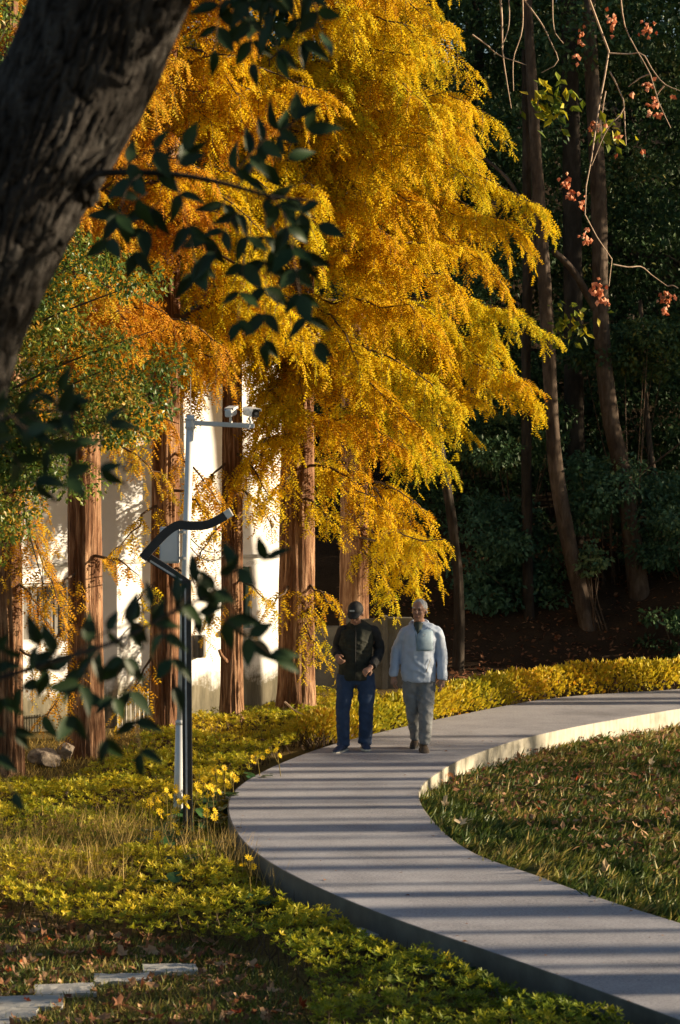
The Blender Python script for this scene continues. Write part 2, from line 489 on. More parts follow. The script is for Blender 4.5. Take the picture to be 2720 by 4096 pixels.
m, nt, b = newmat("edge_cream")
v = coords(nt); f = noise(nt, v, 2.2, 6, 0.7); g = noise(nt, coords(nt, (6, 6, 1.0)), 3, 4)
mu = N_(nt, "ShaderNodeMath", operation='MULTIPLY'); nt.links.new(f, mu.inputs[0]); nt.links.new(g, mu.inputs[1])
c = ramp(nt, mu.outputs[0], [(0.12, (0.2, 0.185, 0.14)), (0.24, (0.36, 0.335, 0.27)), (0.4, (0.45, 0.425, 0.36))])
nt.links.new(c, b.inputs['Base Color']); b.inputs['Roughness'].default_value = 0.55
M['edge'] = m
M['edge_shaded'] = noisy('edge_shaded', (0.05, 0.055, 0.055), (0.11, 0.115, 0.11), 3, 0.6, 0.1)  # same pale edging, with the outer side's shade put into its colour
def edge_band(C, sign, z0, z1, mat, thick=0.012):
    t = norm(np.gradient(C, axis=0)); nrm = np.c_[t[:, 1], -t[:, 0]] * sign
    n = len(C); V = []
    for off, z in ((0.0005, z0), (thick, z0), (thick, z1), (0.0005, z1)):
        q = C + nrm * off
        V += [(x, y, z) for x, y in q]
    F = []
    for k in range(4):
        a, c2 = k * n, ((k + 1) % 4) * n
        F += [(a + j, a + j + 1, c2 + j + 1, c2 + j) for j in range(n - 1)]
    mb = MB().add(V, F)
    o = mb.build("edge_band", mat, path_o)
    return o
# orientation: find which side is outward
_mid = len(OUTER) // 2
def outward(C, other):
    t = norm(np.gradient(C, axis=0)); nrm = np.c_[t[:, 1], -t[:, 0]]
    k = len(C) // 2
    oth = other[np.argmin(np.hypot(*(other - C[k]).T))]
    return -1 if nrm[k] @ (oth - C[k]) > 0 else 1
edge_band(OUTER, outward(OUTER, INNER), -0.345, -0.002, M['edge_shaded'])
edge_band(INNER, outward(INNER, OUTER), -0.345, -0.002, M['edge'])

# ------------------------------------------------------------------ building
WALL_P = np.array([-0.74, 32.42]); WALL_Q = np.array([-3.75, 29.92])
wu = norm(WALL_P - WALL_Q); wn = np.array([wu[1], -wu[0]])
def on_wall(px, py):
    d = ray(px, py)
    # (t d - P).n = 0
    t = (WALL_P @ wn) / (d[:2] @ wn)
    p = d * t
    return (p[:2] - WALL_P) @ wu, p[2] + HC
def wp(s, n, z):
    q = WALL_P + wu * s + wn * n
    return (q[0], q[1], z)
m, nt, b = newmat("white_render")
v = coords(nt)
geo = N_(nt, "ShaderNodeNewGeometry"); sx = N_(nt, "ShaderNodeSeparateXYZ"); nt.links.new(geo.outputs['Position'], sx.inputs[0])
f = noise(nt, v, 2.6, 10, 0.75); g = noise(nt, coords(nt, (9, 9, 1.0)), 1.0, 6, 0.7)
# grime line rising from the wall foot
a1 = N_(nt, "ShaderNodeMath", operation='MULTIPLY_ADD'); nt.links.new(f, a1.inputs[0]); a1.inputs[1].default_value = -0.9; nt.links.new(sx.outputs[2], a1.inputs[2])
a2 = N_(nt, "ShaderNodeMath", operation='MULTIPLY_ADD'); nt.links.new(g, a2.inputs[0]); a2.inputs[1].default_value = -0.45; nt.links.new(a1.outputs[0], a2.inputs[2])
a3 = N_(nt, 'ShaderNodeMath', operation='ADD'); nt.links.new(a2.outputs[0], a3.inputs[0]); a3.inputs[1].default_value = 0.36
gr = ramp(nt, a3.outputs[0], [(0.0, (0, 0, 0)), (0.22, (1, 1, 1))])
dirt = ramp(nt, g, [(0.3, (0.06, 0.055, 0.035)), (0.55, (0.17, 0.15, 0.1)), (0.7, (0.3, 0.27, 0.2))])
mx = N_(nt, "ShaderNodeMix", data_type='RGBA'); nt.links.new(gr, mx.inputs[0]); nt.links.new(dirt, mx.inputs[6])
wh = ramp(nt, f, [(0.3, (0.82, 0.82, 0.81)), (0.6, (0.88, 0.88, 0.88))]); nt.links.new(wh, mx.inputs[7])
nt.links.new(mx.outputs[2], b.inputs['Base Color']); b.inputs['Roughness'].default_value = 0.9
bump(nt, b, noise(nt, v, 40, 4), 0.15, 0.01)
M['white_render'] = m
M['pane'] = noisy('pane', (0.03, 0.035, 0.04), (0.06, 0.065, 0.07), 2, 0.15, 0)
M['panel_grey'] = noisy('panel_grey', (0.1, 0.095, 0.085), (0.15, 0.14, 0.125), 3, 0.6, 0.1)
M['frame_grey'] = noisy('frame_grey', (0.4, 0.4, 0.39), (0.5, 0.5, 0.48), 5, 0.5, 0.1)
M['frame_teal'] = noisy('frame_teal', (0.14, 0.25, 0.22), (0.2, 0.33, 0.29), 5, 0.5, 0.1)
M['concrete'] = noisy('concrete', (0.13, 0.125, 0.115), (0.26, 0.25, 0.235), 2.5, 0.9, 0.4, 0.01, fine=40)
bld = empty("building", (WALL_P[0], WALL_P[1], -0.2), "white rendered building with dark windows and a stained foot behind the redwood trunks", "building")
S0, S1, ZB, ZTOP = -11.0, 0.0, -0.45, 4.55
open_px = [(88, 275, 2330, 2572, 'door'), (900, 1008, 2268, 2515, 'teal'), (505, 545, 1730, 1860, 'win'), (545, 650, 1550, 1650, 'win'), (-420, -130, 2330, 2572, 'win')]
opens = []
for x0, x1, y0, y1, k in open_px:
    s0, zt_ = on_wall(x0, (y0 + y1) / 2)[0], on_wall((x0 + x1) / 2, y0)[1]
    s1, zb_ = on_wall(x1, (y0 + y1) / 2)[0], on_wall((x0 + x1) / 2, y1)[1]
    opens.append((s0, s1, zb_, zt_, k))
ss = sorted({S0, S1, *[o[0] for o in opens], *[o[1] for o in opens]}); zz = sorted({ZB, ZTOP, *[o[2] for o in opens], *[o[3] for o in opens]})
wb = MB()
for a, c in zip(ss[:-1], ss[1:]):
    for e, f in zip(zz[:-1], zz[1:]):
        sm, zm = (a + c) / 2, (e + f) / 2
        if any(o[0] < sm < o[1] and o[2] < zm < o[3] for o in opens): continue
        wb.add([wp(a, 0, e), wp(c, 0, e), wp(c, 0, f), wp(a, 0, f)], [(0, 1, 2, 3)])
for s0, s1, z0, z1, k in opens:
    r = 0.16
    for q in ([(s0, z0), (s1, z0)], [(s1, z0), (s1, z1)], [(s1, z1), (s0, z1)], [(s0, z1), (s0, z0)]):
        wb.add([wp(q[0][0], 0, q[0][1]), wp(q[1][0], 0, q[1][1]), wp(q[1][0], -r, q[1][1]), wp(q[0][0], -r, q[0][1])], [(3, 2, 1, 0)])
DP = -5.5
wb.add([wp(S1, 0, ZB), wp(S1, DP, ZB), wp(S1, DP, ZTOP), wp(S1, 0, ZTOP)], [(0, 1, 2, 3)])
wb.add([wp(S0, 0, ZB), wp(S0, DP, ZB), wp(S0, DP, ZTOP), wp(S0, 0, ZTOP)], [(3, 2, 1, 0)])
wb.add([wp(S0, DP, ZB), wp(S1, DP, ZB), wp(S1, DP, ZTOP), wp(S0, DP, ZTOP)], [(3, 2, 1, 0)])
wb.build("wall", M['white_render'], bld)
def wbox(mb, s0, s1, n0, n1, z0, z1):
    V = [wp(s, n, z) for s in (s0, s1) for n in (n0, n1) for z in (z0, z1)]
    mb.add(V, [(0, 1, 3, 2), (4, 6, 7, 5), (0, 4, 5, 1), (2, 3, 7, 6), (0, 2, 6, 4), (1, 5, 7, 3)])
    return mb
wbox(MB(), S0 - .3, S1 + .3, DP - .3, 0.4, ZTOP, ZTOP + 0.25).build("roof", M['concrete'], bld)
zbelt = on_wall(900, 2228)[1]
wbox(MB(), S0, S1, 0.0, 0.03, zbelt - 0.025, zbelt + 0.02).build("belt_moulding", M['frame_grey'], bld)
for s0, s1, z0, z1, k in opens:
    fm = M['frame_teal'] if k == 'teal' else M['frame_grey']
    t = 0.05
    fb = MB()
    wbox(fb, s0, s0 + t, -0.12, -0.05, z0, z1); wbox(fb, s1 - t, s1, -0.12, -0.05, z0, z1)
    wbox(fb, s0 + t, s1 - t, -0.12, -0.05, z0, z0 + t); wbox(fb, s0 + t, s1 - t, -0.12, -0.05, z1 - t, z1)
    if k == 'door':
        fr = fb.build("shutter", fm, bld)
        nP = 5
        for i in range(nP):
            a = s0 + t + (s1 - s0 - 2 * t) * i / nP; c = s0 + t + (s1 - s0 - 2 * t) * (i + 1) / nP
            wbox(MB(), a + .012, c - .012, -0.11, -0.08, z0 + t, z1 - t).build("panel", M['panel_grey'], fr)
        wbox(MB(), s0, s1, -0.155, -0.135, z0, z1).build("backing", M['pane'], fr)
    else:
        sm = (s0 + s1) / 2
        wbox(fb, sm - .02, sm + .02, -0.115, -0.055, z0 + t, z1 - t)
        fr = fb.build("window", fm, bld)
        for a, c in ((s0 + t, sm - .02), (sm + .02, s1 - t)):
            wbox(MB(), a, c, -0.10, -0.09, z0 + t, z1 - t).build("pane", M['pane'], fr)
        wbox(MB(), s0, s1, -0.155, -0.145, z0, z1).build("backing", M['panel_grey'], fr)
        wbox(MB(), s0 - .05, s1 + .05, 0.002, 0.07, z0 - .07, z0 - .002).build("sill", M['frame_grey'], fr)
# meter box on the wall
s0, z1 = on_wall(772, 2540); s1, z0 = on_wall(802, 2628)
mbx = empty("meter_box", wp(s0, 0, z0), "small dark grey meter box fixed to the white wall", "meter box")
wbox(MB(), s0, s1, 0.0, 0.12, z0, z1).build("case", M['panel_grey'], mbx, bevel=0.006)
wbox(MB(), s0 + .015, s1 - .015, 0.121, 0.13, z0 + .02, z1 - .02).build("door", M['panel_grey'], mbx)
# notice
sA, zA = on_wall(880, 2125)
M['sign_white'] = plain('sign_white', (0.75, 0.75, 0.72), 0.5); M['sign_red'] = plain('sign_red', (0.6, 0.04, 0.03), 0.5); M['sign_green'] = plain('sign_green', (0.1, 0.35, 0.2), 0.5)
ns = empty("notice_sign", wp(sA, 0.02, zA), "white notice with red characters and green lines on the white wall", "sign")
def tilt(s, z): return sA + s, zA + z + 0.45 * s
def splate(mb, s0, s1, z0, z1, n0, n1):
    V = []
    for s in (s0, s1):
        for n in (n0, n1):
            for z in (z0, z1):
                q = tilt(s, z); V.append(wp(q[0], n, q[1]))
    return mb.add(V, [(0, 1, 3, 2), (4, 6, 7, 5), (0, 4, 5, 1), (2, 3, 7, 6), (0, 2, 6, 4), (1, 5, 7, 3)])
splate(MB(), -.07, .07, -.11, .11, 0.02, 0.03).build("board", M['sign_white'], ns)
rb = MB()
for cx in (-.035, .03):
    for (a, c, e, f) in ((-.025, .025, .04, .048), (-.022, .022, .06, .068), (-.004, .004, .02, .085), (-.024, -.016, .015, .04), (.016, .024, .015, .06), (-.024, .024, .078, .084)):
        splate(rb, cx + a, cx + c, e, f, 0.0305, 0.032)
rb.build("red_characters", M['sign_red'], ns)
gb = MB()
for q in (-.02, -.045, -.07): splate(gb, -.055, .05, q, q + .008, 0.0305, 0.032)
gb.build("green_lines", M['sign_green'], ns)

# retaining wall behind the walkers
rw = empty("retaining_wall", (0.3, 35, -0.1), "low grey concrete retaining wall behind the two walkers", "wall")
M['concrete_dark'] = noisy('concrete_dark', (0.06, 0.058, 0.052), (0.13, 0.125, 0.115), 2.0, 0.9, 0.4, 0.01, fine=40)
for x0, x1, top in ((-0.75, 0.12, 0.78), (0.14, 0.62, 0.88), (0.64, 1.02, 0.90)):
    MB().box(((x0 + x1) / 2, 35.0, (top - .5) / 2), (x1 - x0, 0.22, top + .5)).build("panel", M['concrete_dark'], rw, bevel=0.012)
for x in (0.13, 0.63):
    MB().box((x, 34.93, 0.22), (0.09, 0.3, 1.42)).build("pilaster", M['concrete_dark'], rw, bevel=0.01)

# railing beside the redwoods
rl = empty("railing", W(540, 2900, 29.9), "pale metal railing with upright bars between two redwood trunks", "railing")
M['rail'] = plain('rail', (0.45, 0.43, 0.4), 0.5)
pa, pb = W(470, 2790, 29.9), W(608, 2770, 30.1)
for hgt in (0.0, -0.36):
    a = pa + [0, 0, hgt]; c = pb + [0, 0, hgt]
    MB().tube([a, c], 0.011, 6).build("rail", M['rail'], rl)
for i in range(9):
    q = pa + (pb - pa) * (i / 8)
    MB().tube([q + [0, 0, 0.03], q - [0, 0, 0.42]], 0.008, 5).build("bar", M['rail'], rl)

# ------------------------------------------------------------------ foliage builders
def sprig_template():
    """a feathery redwood spray: rachis with pairs of leaflets"""
    V = []; F = []
    npair = 4
    for i in range(npair):
        x = 0.12 + 0.76 * i / (npair - 1)
        ln = 0.26 * (1 - 0.45 * abs(i / (npair - 1) - 0.35))
        for sgn in (1, -1):
            k = len(V)
            V += [(x - 0.075, 0, 0), (x + 0.075, 0, 0), (x + 0.10, sgn * ln, -0.06 * (i % 2))]
            F.append((k, k + 1, k + 2))
    k = len(V)
    V += [(0.86, 0.05, 0), (0.86, -0.05, 0), (1.12, 0, -0.03)]; F.append((k, k + 1, k + 2))
    return np.array(V), np.array(F)
SPV, SPF = sprig_template()

def place_template(TV, TF, P, D, Nn, L, wid=None):
    """copies of template along D, normal Nn, length L -> V,F"""
    D = norm(D); S = norm(np.cross(Nn, D)); Nz = np.cross(D, S)
    L = np.asarray(L)[:, None, None]
    wid = L if wid is None else np.asarray(wid)[:, None, None]
    V = P[:, None, :] + L * TV[None, :, 0:1] * D[:, None, :] + wid * (TV[None, :, 1:2] * S[:, None, :] + TV[None, :, 2:3] * Nz[:, None, :])
    k = len(TV)
    F = TF[None] + (np.arange(len(P)) * k)[:, None, None]
    return V.reshape(-1, 3), F.reshape(-1, TF.shape[1])

def foliage_obj(name, parent, mat, P, D, Nn, L, rnd, TV=SPV, TF=SPF, wid=None, stuff=True, world=True):
    V, F = place_template(TV, TF, P, D, Nn, L, wid)
    me = np_mesh(name, V, F, np.repeat(rnd, len(TV)))
    o = link(name, me, parent, mat, world)
    if stuff: o['kind'] = 'stuff'
    return o

LFV = np.array([(0, 0, 0), (0.45, 0.27, 0.05), (1, 0, -0.05), (0.45, -0.27, 0.05)]); LFF = np.array([(0, 1, 2), (0, 2, 3)])

def trunk_mesh(pts, rad, nseg, nring, flute=0.0, ridge=0.0, fr=30.0, fl=1.0, twist=0.0, seed=0.0, ts=None, plates=False):
    P = smooth_path(pts, 200)
    s = np.r_[0, np.cumsum(np.linalg.norm(np.diff(P, axis=0), axis=1))]
    u = np.linspace(0, s[-1], nring) if ts is None else ts * s[-1]
    Q = np.c_[[np.interp(u, s, P[:, c]) for c in range(3)]].T
    sp = np.array([0] + list(np.cumsum(np.linalg.norm(np.diff(np.asarray(pts, float), axis=0), axis=1))))
    R = np.interp(u, sp / sp[-1] * s[-1], rad)
    T, N, B = frames(Q)
    a = np.linspace(0, 2 * np.pi, nseg, endpoint=False)
    A, U = np.meshgrid(a, u)
    RR = np.repeat(R[:, None], nseg, 1)
    ca, sa = np.cos(A + twist * U), np.sin(A + twist * U)
    if flute:
        lob = vnoise(np.c_[(ca * 1.6 + seed).ravel(), (sa * 1.6 + seed).ravel(), (U * 0.22 + seed).ravel()]).reshape(A.shape)
        RR = RR * (1 + flute * (lob - 0.5) * 2)
    if ridge:
        rr = np.maximum(RR, 0.03)
        n1 = vnoise(np.c_[(ca * rr * fr + seed).ravel(), (sa * rr * fr + seed).ravel(), (U * fl + seed).ravel()]).reshape(A.shape)
        n3 = vnoise(np.c_[(ca * rr * fr * 2.1 + seed).ravel(), (sa * rr * fr * 2.1).ravel(), (U * fl * 2.3).ravel()]).reshape(A.shape)
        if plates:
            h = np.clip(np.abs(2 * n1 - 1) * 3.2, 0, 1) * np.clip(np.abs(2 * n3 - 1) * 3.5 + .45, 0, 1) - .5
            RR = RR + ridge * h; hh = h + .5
        else:
            h = 1 - np.abs(2 * n1 - 1) * 1.6 + 0.4 * (n3 - .5)
            RR = RR + ridge * (np.clip(h, -0.6, 0.7) - 0.4)
    V = Q[:, None, :] + RR[:, :, None] * (np.cos(A)[:, :, None] * N[:, None, :] + np.sin(A)[:, :, None] * B[:, None, :])
    i = np.arange(nring - 1)[:, None] * nseg; j = np.arange(nseg)[None, :]; k = (j + 1) % nseg
    F = np.stack([i + j, i + k, i + nseg + k, i + nseg + j], -1).reshape(-1, 4)
    return np_mesh("trunk", V.reshape(-1, 3), F, hh.ravel() if plates else None, smooth=True)

def bough(tree, Bp, Tp, arch, mat, tint, dens=1.0, size=0.15, droop=0.8, r0=0.022, start=0.22):
    Bp = np.asarray(Bp, float); Tp = np.asarray(Tp, float)
    L = np.linalg.norm(Tp - Bp)
    t = np.linspace(0, 1, 9)
    wob = RNG.normal(0, 0.02 * L, (9, 3)); wob[0] = 0
    C = Bp + (Tp - Bp) * t[:, None] + np.array([0, 0, 1.0]) * (4 * arch * t * (1 - t))[:, None] + wob
    V0, F0 = tube_tris(C, np.linspace(r0, 0.005, 9), 6)
    Vs, Fs, n = [V0], [F0], len(V0)
    Ps, Ds, Ls = [], [], []
    fw = norm(Tp - Bp); side = norm(np.cross(fw, [0, 0, 1.0]))
    nt_ = max(5, int(L * 8.5 * dens))
    for k in range(nt_):
        tt = start + (1 - start) * (k + RNG.random()) / nt_
        p0 = np.array([np.interp(tt, t, C[:, c]) for c in range(3)])
        ln = (0.30 + 0.42 * RNG.random()) * (1.15 - 0.5 * tt) * min(1.2, 0.5 + L * 0.35)
        sg = 1 if k % 2 else -1
        d0 = norm(fw * (0.3 + 0.5 * RNG.random()) + side * sg * (0.25 + 0.8 * RNG.random()) + np.array([0, 0, 0.25 * RNG.normal()]))
        if tt > 0.93: d0 = norm(fw + RNG.normal(0, .25, 3))
        u = np.linspace(0, 1, 5)
        dr = droop * (0.5 + RNG.random())
        tw = p0 + d0 * (ln * u * (1 - 0.35 * dr * u))[:, None] - np.array([0, 0, 1.0]) * (ln * dr * u ** 2)[:, None]
        v, f = tube_tris(tw, np.linspace(0.0055, 0.002, 5), 3)
        Vs.append(v); Fs.append(f + n); n += len(v)
        ns_ = max(4, int(ln / 0.034 * dens ** 0.5))
        uu = np.clip((np.arange(ns_) + RNG.random(ns_)) / ns_, 0, 1) * 0.95 + 0.05
        pp = np.c_[[np.interp(uu, u, tw[:, c]) for c in range(3)]].T
        td = norm(np.c_[[np.interp(uu, u, np.gradient(tw[:, c])) for c in range(3)]].T)
        sd = norm(np.cross(td, [0, 0, 1.0]) + 1e-6)
        for sgn in (1, -1):
            dd = td * 0.6 + sd * sgn * (0.55 + 0.3 * RNG.random((ns_, 1))) + RNG.normal(0, 0.25, (ns_, 3)) - np.array([0, 0, 0.25 + 0.35 * droop])
            Ps.append(pp + RNG.normal(0, 0.012, (ns_, 3))); Ds.append(dd); Ls.append(size * (0.65 + 0.6 * RNG.random(ns_)) * (1.05 - 0.35 * uu))
    bme = np_mesh("branch", np.vstack(Vs), np.vstack(Fs), smooth=True)
    br = link("branch", bme, tree, M['twig_dark'])
    P, D, Lz = np.vstack(Ps), np.vstack(Ds), np.concatenate(Ls)
    Nn = norm(np.array([0.25, -0.2, 0.75]) + RNG.normal(0, 0.5, P.shape))
    rnd = np.clip(tint + RNG.normal(0, 0.17, len(P)), 0, 1)
    foliage_obj("foliage", br, mat, P, norm(D), Nn, Lz, rnd, world=True)
    return len(P)

N_SPRIG = 0
def redwood(px, py, D, r_base, label, mat, tint, boughs, rand_spec, lean=0.0, H=13.0, bark='bark_red', cat="tree", px_top=None):
    """boughs: list of (px0y, tip px, tip py, tip D, arch, size); rand_spec list of (n, ylo, yhi, lmin, lmax, azlo, azhi)"""
    global N_SPRIG
    base = W(px, py, D)
    gz = zt1(base[0], D)
    base[2] = gz
    tr = empty("redwood_tree", base, label, cat, "redwood trees in a row before the white building")
    xt = base[0] + lean
    pts = [(base[0] - 0.02, D, gz - 0.35), (base[0], D, gz + 0.05), (base[0] + 0.01, D, gz + 0.5), (base[0] + lean * .25, D, gz + 3), (base[0] + lean * .6, D, gz + 7), (xt, D, gz + H)]
    rad = [r_base * 1.35, r_base * 1.18, r_base * 1.02, r_base * 0.93, r_base * 0.66, 0.03]
    link("trunk", trunk_mesh(pts, rad, 76, 150, 0.12, 0.026, 30, 1.5, 0.06, seed=px * 0.013), tr, M[bark])
    def axis(z):
        return np.array([np.interp(z, [p[2] for p in pts], [p[0] for p in pts]), D, z])
    zpx = lambda y, d: HC + (1700 - y) / F_PX * d
    for (y0, tx, ty, td, arch, sz, dn) in boughs:
        B0 = axis(zpx(y0, D)); T0 = W(tx, ty, td)
        N_SPRIG += bough(tr, B0, T0, arch, mat, tint + RNG.normal(0, 0.17), dn, sz)
    for (n, ylo, yhi, lmin, lmax, a0, a1, sz, dn) in rand_spec:
        for k in range(n):
            z = zpx(ylo + (yhi - ylo) * (k + RNG.random()) / n, D)
            az = math.radians(a0 + (a1 - a0) * RNG.random()); L = lmin + (lmax - lmin) * RNG.random()
            d = np.array([math.cos(az), math.sin(az), 0.45 - 1.1 * RNG.random()])
            B0 = axis(z)
            N_SPRIG += bough(tr, B0, B0 + d * L, 0.10 * L, mat, tint + RNG.normal(0, 0.17), dn, sz)
    return tr

# azimuth: 0 = right (+x), 270 = toward the camera, 180 = left
redwood(30, 3080, 26.8, 0.145, "redwood trunk cut by the left edge of the frame, orange foliage above", M['orange'], 0.68, [
    (1750, 180, 2330, 26.3, .1, .13, .8), (1900, 230, 2430, 26.5, .1, .13, .9), (2300, 190, 2500, 26.5, .08, .13, .7), (2560, 210, 2760, 26.6, .08, .14, .6)],
    [(12, 0, 1500, 0.8, 1.7, 200, 400, .14, 1.2)], lean=0.1)
redwood(340, 3020, 28.0, 0.19, "stout redwood second from left, its lit trunk rising above a grey rock", M['orange'], 0.6, [
    (1560, 700, 1700, 27.4, .15, .14, 1.0), (1700, 620, 1900, 27.4, .1, .13, .8), (1300, 850, 1350, 27.2, .2, .14, 1.1), (2280, 200, 2420, 27.5, .08, .13, .7), (2240, 560, 2300, 27.6, .1, .13, .8), (2420, 180, 2640, 27.6, .06, .13, .7), (2580, 190, 2900, 27.6, .05, .14, .7)],
    [(34, -200, 1500, 0.8, 1.9, 190, 400, .15, 1.3)])
redwood(655, 2950, 29.2, 0.175, "redwood directly behind the white camera pole", M['gold'], 0.28, [
    (1800, 880, 2010, 28.6, .1, .14, 1.0), (1950, 860, 2100, 28.6, .1, .14, .9), (1600, 480, 1760, 28.5, .12, .14, 1.0), (2000, 470, 2200, 28.6, .1, .14, .9), (2280, 780, 2330, 28.8, .08, .13, .7), (2300, 500, 2480, 28.7, .08, .13, .6), (2560, 480, 2850, 28.9, .05, .14, .6), (1450, 900, 1500, 28.4, .2, .15, 1.2), (1350, 520, 1450, 28.3, .2, .15, 1.2)],
    [(42, -250, 1480, 0.8, 2.1, 190, 390, .15, 1.3)], lean=0.12)
redwood(925, 2905, 30.7, 0.128, "slender redwood standing before the white wall, stub of a broken limb low on it", M['gold'], 0.45, [
    (1800, 1080, 1980, 30.2, .1, .15, 1.0), (1950, 1100, 2110, 30.3, .1, .14, .9), (1850, 790, 2000, 30.2, .1, .15, 1.0), (2050, 800, 2250, 30.3, .1, .14, .7), (2380, 800, 2520, 30.4, .06, .13, .6), (2300, 1080, 2420, 30.4, .06, .13, .5)],
    [(32, -100, 1550, 0.8, 1.7, 180, 390, .16, 1.3)], lean=0.05)
redwood(1185, 2850, 31.3, 0.215, "broad fluted redwood with the golden crown, just left of the man in the cap", M['gold'], 0.5, [
    (1650, 1610, 1800, 30.2, .15, .16, 1.3), (1500, 1665, 1700, 30.0, .25, .16, 1.4), (1400, 1795, 1620, 29.8, .3, .16, 1.4), (1850, 1530, 2050, 30.4, .15, .16, 1.2), (1250, 1765, 1350, 29.8, .3, .16, 1.4), (1100, 1815, 1150, 29.8, .3, .16, 1.4),
    (900, 1695, 820, 29.7, .3, .16, 1.4), (700, 1735, 640, 29.7, .3, .16, 1.4), (500, 1705, 560, 29.7, .3, .16, 1.3), (300, 1670, 420, 29.7, .25, .16, 1.2), (100, 1675, 150, 29.8, .2, .16, 1.1), (0, 1755, 90, 30.0, .2, .15, .9),
    (2000, 1330, 2100, 30.6, .1, .15, 1.0), (1900, 1040, 2040, 30.5, .1, .15, .9), (2330, 1330, 2420, 30.9, .06, .14, .7), (2370, 1300, 2560, 30.9, .05, .14, .7), (2320, 1080, 2450, 30.8, .06, .14, .6), (2480, 1280, 2620, 30.9, .05, .13, .5)],
    [(44, -250, 1200, 0.9, 2.2, 210, 375, .16, 1.45), (20, 1150, 1800, 0.7, 1.4, 215, 295, .16, 1.4), (10, 400, 1700, 0.8, 1.6, 160, 230, .16, 1.2)], lean=0.1, H=14)
redwood(1412, 2760, 35.2, 0.2, "redwood rising directly behind the man in the black cap", M['gold'], 0.56, [
    (1900, 1705, 2060, 34.5, .12, .16, 1.1), (2000, 1735, 2250, 34.5, .15, .16, 1.2), (2080, 1655, 2330, 34.5, .12, .16, 1.2), (2150, 1570, 2400, 34.6, .1, .15, .9), (1900, 1670, 2150, 34.3, .12, .16, 1.2), (2150, 1745, 2170, 33.0, .12, .15, .9),
    (1400, 2035, 1420, 33.7, .25, .16, 1.4), (1250, 2145, 1330, 33.5, .35, .16, 1.5), (1300, 2165, 1620, 33.5, .4, .16, 1.4), (1380, 2085, 1560, 33.5, .3, .16, 1.4), (1500, 1905, 1600, 33.7, .25, .16, 1.3), (700, 2155, 840, 33.5, .35, .16, 1.5), (760, 2115, 960, 33.5, .3, .16, 1.4), (900, 2005, 1120, 33.5, .3, .16, 1.2), (850, 1915, 900, 33.7, .2, .16, .9),
    (380, 1995, 500, 33.7, .25, .15, 1.0), (300, 1915, 640, 33.7, .2, .15, .9), (500, 1895, 760, 33.5, .2, .15, .8), (100, 1935, 330, 33.9, .2, .15, .7), (1650, 1665, 1800, 33.9, .2, .16, 1.2)],
    [(44, -250, 1900, 0.9, 1.9, 200, 365, .16, 1.4)], lean=0.05, H=15)
print("sprigs", N_SPRIG)

# ------------------------------------------------------------------ broadleaf trees
def crown_points(clusters, n, flat=0.6):
    """clusters (k,4): x,y,z,r ; leaves near the cluster shells"""
    cl = np.asarray(clusters, float)
    w = cl[:, 3] ** 2; w /= w.sum()
    idx = RNG.choice(len(cl), n, p=w)
    d = norm(RNG.normal(0, 1, (n, 3)))
    r = cl[idx, 3] * (0.45 + 0.6 * RNG.random(n) ** 0.6)
    P = cl[idx, :3] + d * r[:, None] * np.array([1, 1, flat])
    D = norm(d * 0.5 + RNG.normal(0, 0.6, (n, 3)) - np.array([0, 0, 0.35]))
    Nn = norm(d * 0.6 + np.array([0, 0, 0.7]) + RNG.normal(0, 0.45, (n, 3)))
    return P, D, Nn, idx

def broad_crown_mesh(name, clusters, n, leaf, tint=0.45):
    P, D, Nn, idx = crown_points(clusters, n)
    ct = RNG.normal(0, 0.15, len(clusters))
    rnd = np.clip(tint + ct[idx] + RNG.normal(0, 0.2, n), 0, 1)
    V, F = place_template(LFV, LFF, P, D, Nn, leaf * (0.6 + 0.7 * RNG.random(n)))
    return np_mesh(name, V, F, np.repeat(rnd, 4))

def limb_mesh(name, lines, n=6):
    Vs, Fs, k = [], [], 0
    for pts, r0, r1 in lines:
        q = smooth_path(pts, 14) if len(pts) > 2 else np.asarray(pts, float)
        v, f = tube_tris(q, np.linspace(r0, r1, len(q)), n)
        Vs.append(v); Fs.append(f + k); k += len(v)
    return np_mesh(name, np.vstack(Vs), np.vstack(Fs), smooth=True)

_t4 = bpy.data.objects["redwood_tree.003"]
a_, b_, c_ = W(915, 2655, 30.62), W(888, 2625, 30.5), W(876, 2598, 30.5)
link("broken_limb", limb_mesh("broken_limb", [([a_, b_, c_], .035, .018)], 8), _t4, M['bark_red'])

